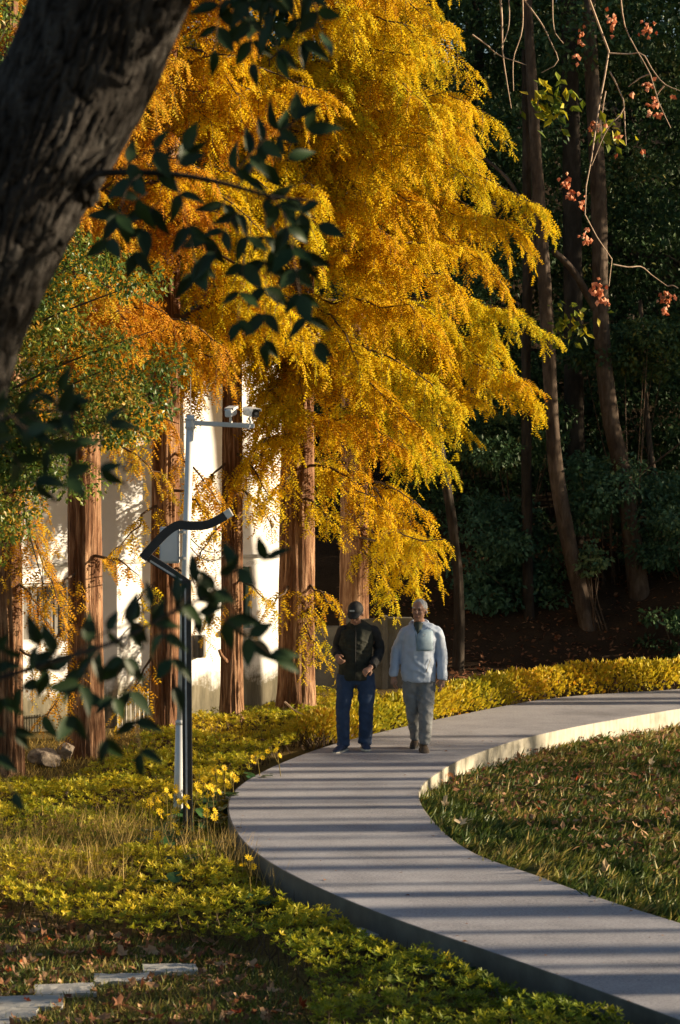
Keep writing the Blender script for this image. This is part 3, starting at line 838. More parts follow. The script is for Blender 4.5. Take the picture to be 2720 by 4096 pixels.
# --- green small-leaved tree at the left, its trunk outside the frame
gt = empty("broadleaf_tree", (-4.3, 25.2, zt1(-4.3, 25.2)), "green small leaved tree reaching in from the left before the orange redwoods", "tree")
gz = gt.location.z
link("trunk", trunk_mesh([(-4.3, 25.2, gz - .3), (-4.3, 25.2, gz + 1.5), (-4.15, 25.1, 3.0), (-4.0, 25.2, 7.5)], [.17, .14, .12, .04], 20, 50, .1, .01, 30, 2), gt, M['bark_brown'])
g_lines = []
cl = []
for (y0, tx, ty) in ((2050, 230, 1950), (1980, 420, 1760), (1900, 560, 1650), (2000, 380, 1700), (1900, 650, 1560), (1850, 480, 1450), (1700, 620, 1320), (1650, 300, 1260), (1500, 560, 1130), (1400, 420, 1000), (1250, 330, 880), (1150, 180, 700), (2200, 90, 2000), (1950, 150, 1800), (1750, 120, 1560), (1500, 120, 1250), (1300, 60, 1020), (900, 60, 420), (700, 150, 200), (800, 20, 120), (1000, 40, 650)):
    D = 25 + RNG.normal(0, .5)
    a = np.array([-4.2, 25.1, HC + (1700 - y0) / F_PX * 25.1 - .2]); c = W(tx, ty, D)
    mid = (a + c) / 2 + [0, 0, .12]
    g_lines.append(([a, mid, c], 0.022, 0.005))
    for q in np.linspace(0.35, 1.0, 5):
        p = a * (1 - q) + c * q + [0, 0, .25 * q * (1 - q)] + RNG.normal(0, .16, 3)
        cl.append((p[0], p[1], p[2], .26 + .12 * RNG.random()))
for gl in g_lines: link("branch", limb_mesh("branch", [gl], 5), gt, M['twig_dark'])
o = link("foliage", broad_crown_mesh("foliage", cl, 30000, 0.06, .5), gt, M['green_small']); o['kind'] = 'stuff'

# --- shared forest crowns
def ev_clusters(h0, h1, rad, k):
    out = []
    for i in range(k):
        z = h0 + (h1 - h0) * RNG.random()
        e = math.sqrt(max(0.05, 1 - ((z - (h0 + h1) * .48) / ((h1 - h0) * .56)) ** 2))
        a = RNG.random() * 2 * math.pi; r = rad * e * math.sqrt(RNG.random())
        out.append((r * math.cos(a), r * math.sin(a), z, .45 + .45 * RNG.random()))
    return out
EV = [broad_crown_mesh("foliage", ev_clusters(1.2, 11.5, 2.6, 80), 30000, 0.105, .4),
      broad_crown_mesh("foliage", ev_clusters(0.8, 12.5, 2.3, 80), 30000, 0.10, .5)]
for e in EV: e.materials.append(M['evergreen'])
def trunkset(h, r):
    lines = [([(0, 0, -.5), (.05, 0, h * .4), (-.1, .1, h)], r, .03)]
    for i in range(7):
        z = h * (.25 + .09 * i); a = i * 2.2
        lines.append(([(0, 0, z), (.9 * math.cos(a), .9 * math.sin(a), z + .6), (1.7 * math.cos(a), 1.7 * math.sin(a), z + .9)], r * .35, .01))
    return limb_mesh("trunk", lines, 7)
EVT = [trunkset(11.0, .16), trunkset(11.8, .14)]
for e in EVT: e.materials.append(M['bark_dark'])
def forest_tree(x, y, k, sc, rz, label, group, z=None):
    t = empty("evergreen_tree", (x, y, (zt1(x, y) if z is None else z)), label, "tree", group)
    t.scale = (sc, sc, sc); t.rotation_euler = (0, 0, rz)
    link("trunk", EVT[k], t, world=False)
    o = link("foliage", EV[k], t, world=False); o['kind'] = 'stuff'
    return t
FG = "dark evergreens of the wooded slope"
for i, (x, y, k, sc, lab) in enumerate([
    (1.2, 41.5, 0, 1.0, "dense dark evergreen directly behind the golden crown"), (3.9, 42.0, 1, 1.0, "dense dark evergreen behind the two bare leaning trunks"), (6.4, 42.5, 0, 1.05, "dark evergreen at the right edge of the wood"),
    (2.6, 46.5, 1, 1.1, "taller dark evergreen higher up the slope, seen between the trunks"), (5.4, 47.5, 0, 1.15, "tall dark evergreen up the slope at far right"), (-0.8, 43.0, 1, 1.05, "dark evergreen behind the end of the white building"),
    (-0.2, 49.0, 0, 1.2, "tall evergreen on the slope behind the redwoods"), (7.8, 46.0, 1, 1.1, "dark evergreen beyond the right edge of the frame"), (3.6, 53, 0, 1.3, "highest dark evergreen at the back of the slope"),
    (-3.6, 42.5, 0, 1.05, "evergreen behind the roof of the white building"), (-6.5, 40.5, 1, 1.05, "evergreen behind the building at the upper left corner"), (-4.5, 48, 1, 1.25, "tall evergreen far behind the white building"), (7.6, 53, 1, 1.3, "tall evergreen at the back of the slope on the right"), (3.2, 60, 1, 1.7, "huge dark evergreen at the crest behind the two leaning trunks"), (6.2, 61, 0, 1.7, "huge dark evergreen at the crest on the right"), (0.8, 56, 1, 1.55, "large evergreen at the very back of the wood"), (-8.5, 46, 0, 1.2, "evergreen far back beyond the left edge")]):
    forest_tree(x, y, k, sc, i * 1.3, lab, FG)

# --- bare trunks on the dark slope
def slope_trunk(pts_px, widths, label, bark, name="woodland_tree", crown=None, side=None):
    D0 = pts_px[0][2]
    P = [W(*p) for p in pts_px]
    P[0][2] = min(P[0][2], zt1(P[0][0], P[0][1])) - .25
    t = empty(name, (P[0][0], P[0][1], P[0][2] + .25), label, "tree", "bare trunks on the dark wooded slope")
    link("trunk", trunk_mesh(P, widths, 24, 120, .12, .014, 22, 2.5, seed=pts_px[0][0] * .1), t, M[bark])
    for s in (side or []):
        q = [W(*p) for p in s[0]]
        link("branch", limb_mesh("branch", [(q, s[1], s[2])]), t, M[bark])
    if crown:
        cl = [(*W(x, y, d), r) for x, y, d, r in crown]
        o = link("foliage", broad_crown_mesh("foliage", cl, int(900 * len(cl)), .12, .45), t, M['evergreen']); o['kind'] = 'stuff'
    return t
slope_trunk([(2395, 2650, 38), (2340, 2440, 38), (2265, 2110, 38), (2215, 1780, 38), (2190, 1300, 38), (2150, 700, 38), (2110, 0, 38), (2090, -400, 38)], [.15, .125, .115, .11, .1, .09, .07, .05],
            "slim bare trunk leaning left, nearer the hedge bend on the dark slope", 'bark_brown', crown=[(2300, 150, 38.6, .9), (2000, -100, 38.6, .9)], side=[([(2180, 1100, 38), (2060, 760, 38), (1900, 600, 38.2)], .05, .02)])
slope_trunk([(2620, 2680, 38.5), (2560, 2400, 38.5), (2500, 1950, 38.5), (2440, 1650, 38.5), (2405, 1300, 38.5), (2395, 800, 38.5), (2370, 350, 38.5), (2350, -100, 38.5), (2340, -500, 38.5)], [.2, .165, .13, .125, .115, .115, .1, .09, .07],
            "crooked brown trunk rising at the right of the dark wood", 'bark_brown', crown=[(2600, 100, 39, .9), (2500, -250, 39, 1.0)], side=[([(2380, 1230, 38.5), (2290, 1080, 38.4), (2210, 1000, 38.3)], .07, .05), ([(2500, 1950, 38.5), (2620, 1850, 38.4), (2740, 1760, 38.3)], .02, .012)])
slope_trunk([(2290, 2640, 40), (2300, 2200, 40), (2295, 1500, 40), (2285, 700, 40), (2270, -300, 40)], [.2, .17, .16, .15, .12], "straight black trunk between the two bare leaning trunks", 'bark_dark', crown=[(2250, -50, 40.5, 1.0)])
slope_trunk([(1830, 2640, 36.8), (1835, 2400, 36.8), (1810, 2100, 36.8), (1745, 1700, 36.8), (1700, 1300, 36.8)], [.09, .075, .07, .065, .05], "dark reddish trunk half hidden by the drooping golden bough", 'bark_dark')
slope_trunk([(2120, 2560, 38.2), (2110, 2200, 38.2), (2105, 1500, 38.2), (2110, 1000, 38.2), (2100, 200, 38.2)], [.09, .08, .075, .07, .05], "shaded upright trunk behind the tips of the golden boughs", 'bark_dark')
slope_trunk([(2700, 2620, 40), (2640, 2100, 40), (2590, 1700, 40), (2560, 1200, 40)], [.06, .05, .045, .03], "thin sapling stem at the far right of the dark wood", 'bark_brown')

# --- understory shrubs
def shrub(name, cl_px, n, leaf, mat, label, tint=.45):
    cl = [(*W(x, y, d), r) for x, y, d, r in cl_px]
    c = np.array(cl)
    bx, by = c[:, 0].mean(), c[:, 1].mean()
    t = empty(name, (bx, by, zt1(bx, by)), label, "shrub", "shrubs under the dark trees")
    lines = [([(bx + .05 * i, by, zt1(bx, by) - .1), ((bx + q[0]) / 2, q[1], (zt1(bx, by) + q[2]) / 2 + .1), (q[0], q[1], q[2])], .016, .005) for i, q in enumerate(cl[:8])]
    link("stem", limb_mesh("stem", lines, 5), t, M['twig_dark'])
    o = link("foliage", broad_crown_mesh("foliage", cl, n, leaf, tint), t, mat); o['kind'] = 'stuff'
def cloud(x0, x1, y0, y1, d, k, r): return [(x0 + (x1 - x0) * RNG.random(), y0 + (y1 - y0) * RNG.random(), d + RNG.normal(0, .35), r * (.7 + .6 * RNG.random())) for _ in range(k)]
shrub("shrub", cloud(1850, 2230, 1980, 2400, 38.7, 30, .36), 9000, .09, M['shrub_blue'], "bluish green shrub at the foot of the dark wood, beside the golden bough")
shrub("shrub", cloud(2300, 2560, 1850, 2160, 38.9, 18, .36), 6000, .09, M['shrub_blue'], "leafy shrub crossing the crooked brown trunk")
shrub("shrub", cloud(2560, 2760, 1950, 2350, 38.6, 20, .38), 6500, .09, M['shrub_blue'], "broad leafy shrub at the right edge below the wood")
shrub("shrub", cloud(2330, 2420, 2180, 2280, 37.6, 6, .13), 500, .09, M['shrub_blue'], "small yellow green shrub against the slim leaning trunk", .95)
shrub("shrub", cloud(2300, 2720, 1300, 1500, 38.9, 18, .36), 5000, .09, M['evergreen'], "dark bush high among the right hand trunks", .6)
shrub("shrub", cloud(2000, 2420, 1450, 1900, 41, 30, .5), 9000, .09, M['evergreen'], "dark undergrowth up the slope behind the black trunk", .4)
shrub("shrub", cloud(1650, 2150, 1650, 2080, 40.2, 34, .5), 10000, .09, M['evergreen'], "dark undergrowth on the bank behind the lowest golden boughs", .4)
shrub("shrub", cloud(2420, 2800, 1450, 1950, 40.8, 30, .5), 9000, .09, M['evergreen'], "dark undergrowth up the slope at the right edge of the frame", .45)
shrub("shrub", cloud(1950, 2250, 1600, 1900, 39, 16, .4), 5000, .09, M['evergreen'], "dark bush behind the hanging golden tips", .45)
shrub("shrub", cloud(2600, 2760, 2450, 2620, 37.2, 8, .2), 900, .1, M['evergreen'], "low dark bush above the hedge at the right edge", .5)

# ------------------------------------------------------------------ trees right of the frame: they cast the long shadows
bandsD = [(26.4, .17), (25.9, .12), (25.3, .12), (24.65, .12), (24.05, .14), (23.45, .10), (22.75, .07), (22.25, .24), (21.75, .06), (21.15, .14), (20.7, .05), (20.25, .15), (19.5, .05), (19.05, .12), (18.35, .26), (17.6, .06), (16.95, .2), (16.45, .07), (15.9, .32), (14.9, .3), (28.75, .14), (29.7, .12), (32.6, .18), (33.4, .18), (25.0, .05), (23.8, .05)]
STM = {}
for i, (D, r) in enumerate(bandsD):
    X = 15 + 17 * ((i * 0.618) % 1) + (10 if D > 28.2 else 0)
    Y = D + (X - 0.4) * math.tan(SUN_AZ)
    gz = zt1(X, Y)
    t = empty("lawn_tree", (X, Y, gz), "tall straight trunked tree on the lawn right of the frame", "tree", "trees right of the frame")
    hgt = 9.5 if D < 28.2 else 7.0
    link("trunk", trunk_mesh([(X, Y, gz - .3), (X, Y, gz + 3), (X + .05, Y, gz + 6), (X, Y, gz + hgt)], [r * 1.05, r, r * .9, r * .6], 16, 24, .1, .01, 12, 2), t, M['bark_brown'])
    if D < 23 and r > .1:
        cl = [(X + RNG.normal(0, .8), Y - .3 + RNG.normal(0, .5), 8.6 + 3.2 * RNG.random(), .7) for _ in range(22)]
        o = link("foliage", broad_crown_mesh("foliage", cl, 2600, .2, .5), t, M['evergreen']); o['kind'] = 'stuff'
for i, (x, y, k, sc) in enumerate([(4.6, 9.3, 0, .85), (5.2, 12.2, 1, .8), (9.5, 13.2, 0, .8), (3.9, 5.2, 1, .85), (14.5, 28.3, 0, .46), (2.6, -2.5, 0, .8), (6.5, 1.5, 1, .9), (-1.5, -5.5, 1, .9), (11, 39.5, 1, 1.2), (12, 43.5, 0, 1.35), (11.5, 48.5, 1, 1.5), (14, 54, 0, 1.6), (16, 38.8, 0, 1.2), (20, 43, 1, 1.5)]):  # unseen evergreens, added to keep sun and sky light off the view
    forest_tree(x, y, k, sc, i * 2.1, "unseen dense dark evergreen outside the frame, added for its shade", "trees right of the frame")

# ------------------------------------------------------------------ hanging branches with seed pods, top right
pt = empty("seed_pod_tree", (6.6, 32.4, zt1(6.6, 32.4)), "pale leafless branches hung with reddish seed pods at the upper right", "tree")
gz = pt.location.z
link("trunk", trunk_mesh([(6.6, 32.4, gz - .3), (6.6, 32.4, gz + 3), (6.2, 32.0, gz + 7), (5.2, 30.6, gz + 9.6)], [.2, .17, .13, .06], 18, 40, .1, .012, 20, 3), pt, M['bark_brown'])
def Z2(x, y): return (1360 + x * .8673, y * .8673)
DP_ = 29.4
hang = [[(1080, -260), (1150, 0), (1195, 120), (1240, 245), (1205, 420), (1175, 620), (1155, 760), (1130, 900), (1140, 1050), (1215, 1120), (1260, 1220), (1240, 1320)],
        [(1240, 245), (1330, 250), (1395, 248), (1440, 320), (1500, 390), (1600, 430)],
        [(1280, -200), (1305, 80), (1345, 190), (1430, 340), (1465, 460), (1525, 590)],
        [(1245, 330), (1280, 400), (1310, 500), (1230, 600), (1160, 765)],
        [(1310, 500), (1315, 600), (1320, 670)],
        [(1260, 1220), (1330, 1232), (1390, 1230), (1440, 1270), (1510, 1320)],
        [(720, -200), (745, 60), (750, 240), (770, 380), (790, 500)], [(835, -150), (842, 120), (800, 270), (800, 420)], [(770, -150), (780, 100), (745, 220)],
        [(850, 0), (930, 110), (975, 200), (1005, 285), (930, 335)], [(980, -150), (985, 120), (1030, 200)], [(610, 160), (680, 210), (735, 255), (860, 300)],
        [(1430, 340), (1330, 400)], [(1495, 395), (1440, 480)], [(1225, 420), (1210, 520)], [(1140, 1060), (1120, 1100)], [(1510, 1320), (1560, 1330)]]
for k, h in enumerate(hang):
    q = [W(*Z2(*p), DP_ + .12 * math.sin(k + j * .7)) for j, p in enumerate(h)]
    ln = len(h)
    r0 = .016 if k in (0, 6) else .010
    if len(q) == 2: q = [q[0], (q[0] + q[1]) / 2 + [0, 0, .02], q[1]]
    link("branch", limb_mesh("branch", [(q, r0, .0045)], 5), pt, M['twig_pale'])
# connecting limbs above the frame
for k in (0, 2, 6, 7, 8, 9, 10):
    a = W(*Z2(*hang[k][0]), DP_)
    link("limb", limb_mesh("limb", [([np.array([5.2, 30.6, gz + 9.6]), (a + np.array([5.2, 30.6, gz + 9.8])) / 2 + [0, 0, .2], a], .03, .014)], 6), pt, M['twig_pale'])
PV = np.array([(0, 0, 0), (.45, .42, 0), (.45, -.21, .36), (.45, -.21, -.36), (1, 0, 0)]); PF = np.array([(0, 1, 2), (0, 2, 3), (0, 3, 1), (4, 2, 1), (4, 3, 2), (4, 1, 3)])
for (x, y, n, sx, sy) in [(1255, 90, 16, 28, 55), (1110, 190, 9, 20, 40), (1095, 255, 6, 14, 20), (1175, 575, 12, 24, 28), (1050, 820, 10, 26, 26), (1070, 895, 12, 34, 28), (1135, 1080, 14, 28, 34), (1195, 1330, 20, 34, 50), (1220, 1385, 8, 20, 20), (1505, 1370, 20, 34, 45), (1500, 1430, 8, 30, 16), (1410, 125, 16, 38, 40), (1425, 390, 9, 20, 26), (1445, 480, 14, 26, 40), (1450, 525, 8, 30, 16), (1280, 620, 3, 12, 16), (1275, 710, 2, 6, 6), (1390, 690, 2, 8, 6), (1110, 930, 6, 14, 14), (1530, 435, 2, 8, 8), (1340, 430, 3, 10, 10)]:
    P = np.array([W(*Z2(x + RNG.normal(0, sx * .55), y + RNG.normal(0, sy * .55)), DP_ + RNG.normal(0, .05)) for _ in range(n)])
    D = norm(RNG.normal(0, .5, (n, 3)) - [0, 0, .8]); Nn = norm(RNG.normal(0, 1, (n, 3)))
    foliage_obj("pod_cluster", pt, M['pod'], P, D, Nn, .062 * (.8 + .5 * RNG.random(n)), RNG.random(n), PV, PF, stuff=True)
# a few yellow leaflets left on it
P = np.array([W(*Z2(960 + RNG.normal(0, 60), 470 + RNG.normal(0, 60)), DP_ + .3) for _ in range(70)] + [W(*Z2(1240 + RNG.normal(0, 40), 610 + RNG.normal(0, 40)), DP_ + .3) for _ in range(25)] + [W(*Z2(1070 + RNG.normal(0, 60), 1480 + RNG.normal(0, 50)), 37.4) for _ in range(60)])
n = len(P)
foliage_obj("leaflets", pt, M['cover'], P, norm(RNG.normal(0, .5, (n, 3)) + [.3, 0, -.5]), norm(RNG.normal(0, .5, (n, 3)) + [0, -.5, .6]), .12 + .05 * RNG.random(n), RNG.random(n) * .8 + .1, LFV, LFF)

# ------------------------------------------------------------------ ground cover
WHV = []; WHF = []
for i in range(7):
    a = i * 2 * math.pi / 7; lift = .35 + .3 * (i % 2)
    u = np.array([math.cos(a), math.sin(a)])
    s = np.array([-u[1], u[0]])
    k = len(WHV)
    for (r, w, z) in ((0, 0, 0), (.5, .2, lift * .6), (1, 0, lift), (.5, -.2, lift * .6)):
        q = u * r + s * w; WHV.append((z, q[0], q[1]))
    WHF += [(k, k + 1, k + 2), (k, k + 2, k + 3)]
WHV = np.array(WHV); WHF = np.array(WHF)

def scatter(poly_px, n, box, extra=None):
    """ground points whose projection falls inside the outline"""
    out = []
    while sum(len(o) for o in out) < n:
        X = RNG.uniform(box[0], box[1], n * 2); Y = RNG.uniform(box[2], box[3], n * 2)
        Z = np.full(len(X), -0.2)
        k = in_poly(proj(np.c_[X, Y, Z]), poly_px)
        P = np.c_[X, Y][k]
        k2 = ~in_poly(P, PATH_POLY)
        P = P[k2]
        if extra is not None: P = P[extra(P)]
        out.append(P)
        if len(out) > 40: break
    P = np.vstack(out)[:n]
    return np.c_[P, zt(P[:, 0], P[:, 1])]

COVER = [(-900, 3190), (200, 3170), (420, 3110), (560, 3020), (780, 2940), (1000, 2905), (1280, 2840), (1500, 2830), (1560, 2930), (1340, 2990), (1100, 3070), (960, 3150), (905, 3200), (910, 3280), (960, 3400), (1180, 3560), (1500, 3720), (1800, 3860), (2100, 3960), (2600, 4150), (2900, 4300), (1400, 4500), (1230, 4100), (1260, 3960), (1080, 3800), (880, 3730), (600, 3720), (300, 3700), (100, 3640), (-900, 3560)]
P = scatter(COVER, 19000, (-7, 3, 13.5, 33))
pp = proj(P)
mound = .05 + .30 * n2(P[:, 0], P[:, 1], 1.1, 2.2) * (0.6 + .8 * n2(P[:, 0], P[:, 1], 3.4, 6.0))
edge = dist_poly(P[:, :2], OUTER)
mound *= sstep(0.0, .35, edge) * .75 + .25
P[:, 2] += mound * (0.35 + .65 * RNG.random(len(P)) ** .5)
nP = len(P)
# yellowness varies in patches; sunlight is tinted into all but the greener near strip
yel = .68 + .5 * (n2(P[:, 0], P[:, 1], .8, 9.0) - .5) + RNG.normal(0, .14, nP) - .40 * (1 - sstep(17.2, 19.4, P[:, 1]))
foliage_obj("ground_cover", None, M['cover'], P, norm(np.array([0, 0, 1.0]) + RNG.normal(0, .35, (nP, 3))), norm(RNG.normal(0, 1, (nP, 3))), .036 * (.7 + .7 * RNG.random(nP)), np.clip(yel, 0, 1), WHV, WHF)
# stalks under the leaves
n = 5000
P = scatter(COVER, n, (-7, 3, 13.5, 33)); n = len(P)
TRV = np.array([(0, -.03, 0), (0, .03, 0), (1, 0, 0)]); TRF = np.array([(0, 1, 2)])
foliage_obj("ground_cover_stems", None, M['twig_dark'], P, norm(np.array([0, 0, 1.0]) + RNG.normal(0, .35, (n, 3))), norm(RNG.normal(0, 1, (n, 3))), .16 + .12 * RNG.random(n), RNG.random(n), TRV, TRF)

# yellow clipped hedge along the far edge of the path
sg = outward(OUTER, INNER)
t_ = norm(np.gradient(OUTER, axis=0)); on_ = np.c_[t_[:, 1], -t_[:, 0]] * sg
sel = [k for k in range(len(OUTER)) if OUTER[k][1] > 28.2 and OUTER[k][0] > -0.75]
hx = OUTER[sel]; hn = on_[sel]
hg = empty("hedge", (hx[len(hx) // 2][0], hx[len(hx) // 2][1], -.15), "low clipped yellow hedge along the far edge of the path", "hedge")
n = 26000
k = RNG.integers(0, len(hx) - 1, n); fr_ = RNG.random(n)[:, None]
base = hx[k] * (1 - fr_) + hx[k + 1] * fr_; nn = hn[k]
wv = RNG.random(n); off = .05 + .62 * wv
prof = (1 - np.abs(2 * wv - 1) ** 3)
xy = base + nn * off[:, None]
gzv = zt(xy[:, 0], xy[:, 1])
topz = gzv + .14 + (.26 + .06 * sstep(1, 4, xy[:, 0])) * prof * (.82 + .36 * n2(xy[:, 0], xy[:, 1], 3.0, 4.0))
zh = gzv + (topz - gzv) * RNG.random(n) ** .33
P = np.c_[xy, zh]
outw = norm(np.c_[nn * ((2 * wv - 1)[:, None]), np.full(n, .8)] + RNG.normal(0, .5, (n, 3)))
yel = .5 + .6 * (n2(xy[:, 0], xy[:, 1], 1.2, 1.0) - .5) + RNG.normal(0, .16, n)
o = foliage_obj("foliage", hg, M['hedge'], P, outw, norm(RNG.normal(0, 1, (n, 3))), .07 * (.6 + .7 * RNG.random(n)), np.clip(yel, 0, 1), LFV, LFF)
n = 900
k = RNG.integers(0, len(hx), n)
xy = hx[k] + hn[k] * (.1 + .5 * RNG.random((n, 1)))
P = np.c_[xy, zt(xy[:, 0], xy[:, 1])]
foliage_obj("stems", hg, M['twig_dark'], P, norm(np.array([0, 0, 1.0]) + RNG.normal(0, .3, (n, 3))), norm(RNG.normal(0, 1, (n, 3))), .28 + .08 * RNG.random(n), RNG.random(n), TRV, TRF)

# grass
BLV = np.array([(0, -.05, 0), (0, .05, 0), (.5, -.045, .06), (.5, .045, .06), (1, 0, .28)]); BLF = np.array([(0, 1, 3), (0, 3, 2), (2, 3, 4)])
def grass(name, poly, n, box, hmin, hmax, mat, tint, lean, spread, extra=None, tv=.2, width=1.0, patch=.35, tuft=0):
    if tuft:
        C = scatter(poly, n // tuft, box, extra); C = np.repeat(C, tuft, 0); n = len(C)
        off = RNG.normal(0, .022, (n, 2)); P = C + np.c_[off, np.zeros(n)]
        big = np.repeat(.55 + .75 * RNG.random(n // tuft), tuft); tn = np.repeat(RNG.normal(0, .2, n // tuft), tuft)
    else:
        P = scatter(poly, n, box, extra); n = len(P); off = np.zeros((n, 2)); big = np.ones(n); tn = 0
    P[:, 2] -= .01
    L = (hmin + (hmax - hmin) * RNG.random(n)) * big
    D = norm(np.array([lean, -.1 * abs(lean), 1.0]) + np.c_[off * 14, np.zeros(n)] + RNG.normal(0, spread, (n, 3)) * [1, 1, .2])
    az = RNG.random(n) * 2 * np.pi
    Nn = np.c_[np.cos(az), np.sin(az), np.zeros(n)]
    rnd = np.clip(tint + patch * (n2(P[:, 0], P[:, 1], 1.7, 3.0) - .5) + tn + RNG.normal(0, tv, n), 0, 1)
    return foliage_obj(name, None, mat, P, D, Nn, L, rnd, BLV, BLF, wid=L * width)
LAWN_PX = [(1600, 2950), (3300, 2750), (3300, 4400), (2600, 4200), (1600, 3600)]
inl = lambda P: in_poly(P, LAWN_POLY) & (dist_poly(P, INNER) > .02)
grass("lawn_grass", LAWN_PX, 66000, (0, 7, 15, 33), .05, .14, M['grass'], .54, .95, .5, inl, .22, 1.2, .7, 11)
STN = [((570, 3862), (785, 3838), .2, "topmost grey stepping stone, nearest the ground cover"), ((375, 3902), (600, 3872), .2, "second grey stepping stone from the top"), ((140, 3948), (375, 3912), .24, "third grey stepping stone, a pale leaf strewn edge"), ((-20, 3994), (250, 3966), .26, "fourth grey stepping stone, longest along the left edge"), ((-120, 4036), (145, 4010), .24, "fifth grey stepping stone cut by the left edge"), ((-200, 4080), (45, 4056), .24, "lowest grey stepping stone in the bottom left corner")]
def stone_box(a, c, dep):
    p0 = G(a[0], a[1], -.24); p1 = G(c[0], (a[1] + c[1]) / 2 + 3, -.24)
    return (p0[0] + p1[0]) / 2, (p0[1] + p1[1]) / 2 + .04, np.hypot(*(p1 - p0)[:2]), dep * 1.3
SBX = [stone_box(a, c, d_) for a, c, d_, _l in STN]
def off_stone(P):
    ok = np.ones(len(P), bool)
    for x_, y_, w_, d_ in SBX: ok &= ~((np.abs(P[:, 0] - x_) < w_ * .5 - .01) & (np.abs(P[:, 1] - y_) < d_ * .5 - .01))
    return ok
DRY = [(-900, 3000), (250, 3000), (700, 2930), (1000, 2890), (1000, 2930), (780, 2960), (560, 3040), (420, 3140), (200, 3200), (-900, 3230)]
grass("dry_grass", DRY, 9000, (-7, 0, 22, 33), .05, .12, M['straw'], .35, .1, .5, None, .25, 1.0)
NEARG = [(-900, 3560), (100, 3640), (300, 3690), (600, 3710), (880, 3720), (1080, 3800), (1260, 3960), (1400, 4500), (-900, 4500)]
grass("near_grass", NEARG, 26000, (-5, 1, 13, 21), .04, .10, M['grass'], .55, .1, .6, off_stone, .25, 1.0)
STALK = [(-100, 3350), (420, 3330), (620, 3360), (980, 3430), (1150, 3600), (900, 3560), (500, 3560), (-100, 3560)]
grass("tall_dry_grass", STALK, 3800, (-5, 1, 17, 27), .14, .46, M['straw'], .66, .12, .5, lambda P: n2(P[:, 0], P[:, 1], 1.3, 12.0) > .45, .25, .13)
SOILG = [(1500, 2750), (1700, 2680), (2800, 2560), (2800, 2680), (2000, 2760)]
# leaf litter on the slope
LIT = [(1450, 2800), (1500, 2560), (2900, 2400), (2900, 2750)]

# fallen leaves --------------------------------------------------
def fallen_mesh(seed, mat):
    r = np.random.default_rng(seed)
    n = 11; a = np.linspace(0, 2 * np.pi, n, endpoint=False)
    rad = np.where(np.arange(n) % 2 == 0, 1.0, .62) * r.uniform(.8, 1.15, n)
    rad[0] = 1.25
    x, y = rad * np.cos(a) * .5, rad * np.sin(a) * .42
    curl = r.uniform(.5, 1.1)
    z = curl * (x * x * 1.1 + (y * y) * 1.6) * .9 + r.normal(0, .035, n)
    V = np.vstack([[0, 0, 0], np.c_[x, y, z], [-.95, .03, .12], [-.95, -.03, .12]])
    F = [(0, 1 + i, 1 + (i + 1) % n) for i in range(n)]
    mid = 1 + n // 2
    F += [(0, n + 1, n + 2)]
    me = np_mesh("fallen_leaf", V, np.array(F), np.full(len(V), r.random()))
    me.materials.append(mat); return me
FL = [fallen_mesh(i, M['dry_leaf']) for i in range(9)]
FLR = [fallen_mesh(20 + i, M['dry_red']) for i in range(3)]
FLP = [fallen_mesh(40 + i, M['dry_pale']) for i in range(4)]
def drop_leaf(me, x, y, s, label, group, up=.02, flat=.5):
    o = bpy.data.objects.new("fallen_leaf", me); COL.objects.link(o)
    o.location = (x, y, zt1(x, y) + up)
    o.rotation_euler = (random.gauss(0, flat), random.gauss(0, flat), random.random() * 6.28)
    o.scale = (s, s, s)
    tag(o, label, "leaf", group)
GRP_L = "dry leaves fallen on the grass at the lower left"
def where_leaf(q):
    px, py = proj(np.array([[q[0], q[1], -.2]]))[0]
    marks = [(680, 3850, "topmost"), (490, 3888, "second"), (260, 3930, "third"), (120, 3980, "fourth"), (20, 4024, "fifth")]
    d, nm = min((math.hypot(px - a, (py - b) * 2.5), n_) for a, b, n_ in marks)
    if d < 210: return "lying beside the %s stepping stone" % nm
    if py < 3800: return "at the foot of the ground cover, " + ("near the left edge" if px < 250 else "above the second stepping stone" if px < 480 else "above the topmost stepping stone" if px < 740 else "below the lamp" if px < 900 else "right of the lamp")
    if px > 1000: return "in the grass below the path wall"
    return "in the short grass at the bottom, " + ("left of the lamp" if px < 560 else "straight below the lamp" if px < 800 else "right of the lamp")
LIT1 = [(-60, 3560), (200, 3680), (620, 3740), (900, 3760), (1060, 3840), (1250, 4000), (1330, 4120), (-60, 4120)]
P = scatter(LIT1, 185, (-3.5, 1, 14.5, 20), off_stone)
for q in P:
    drop_leaf(random.choice(FL), q[0], q[1], *(lambda z_: (z_, ("large" if z_ > .095 else "small") + " dry brown leaf " + where_leaf(q)))(random.uniform(.055, .115)), GRP_L, .035)
LITB = [(100, 3640), (900, 3730), (1000, 3800), (760, 3830), (300, 3800), (60, 3740)]
P = scatter(LITB, 70, (-3.5, 1, 14.5, 21))
for q in P:
    drop_leaf(random.choice(FL), q[0], q[1], *(lambda z_: (z_, ("large" if z_ > .095 else "small") + " dry brown leaf " + where_leaf(q)))(random.uniform(.08, .13)), GRP_L, .04)
P = scatter(LIT1, 14, (-3.5, 1, 14.5, 20))
for q in P: drop_leaf(random.choice(FLR), q[0], q[1], random.uniform(.06, .1), "rust red leaf " + where_leaf(q), "rust red leaves at the lower left", .035)
LWN = [(1720, 3120), (2000, 2990), (2720, 2900), (2760, 3650), (2300, 3500), (1900, 3330)]
P = scatter(LWN, 26, (0.3, 4.4, 17, 31), inl)
for q in P: drop_leaf(random.choice(FL + FLR), q[0], q[1], random.uniform(.06, .1), "dry brown leaf lying in the lawn " + ("near the cream path edge" if q[1] > 25.5 else ("close to the path bend" if q[0] < 1.6 else "at the right of the frame")), "dry leaves on the lawn inside the bend", .08)
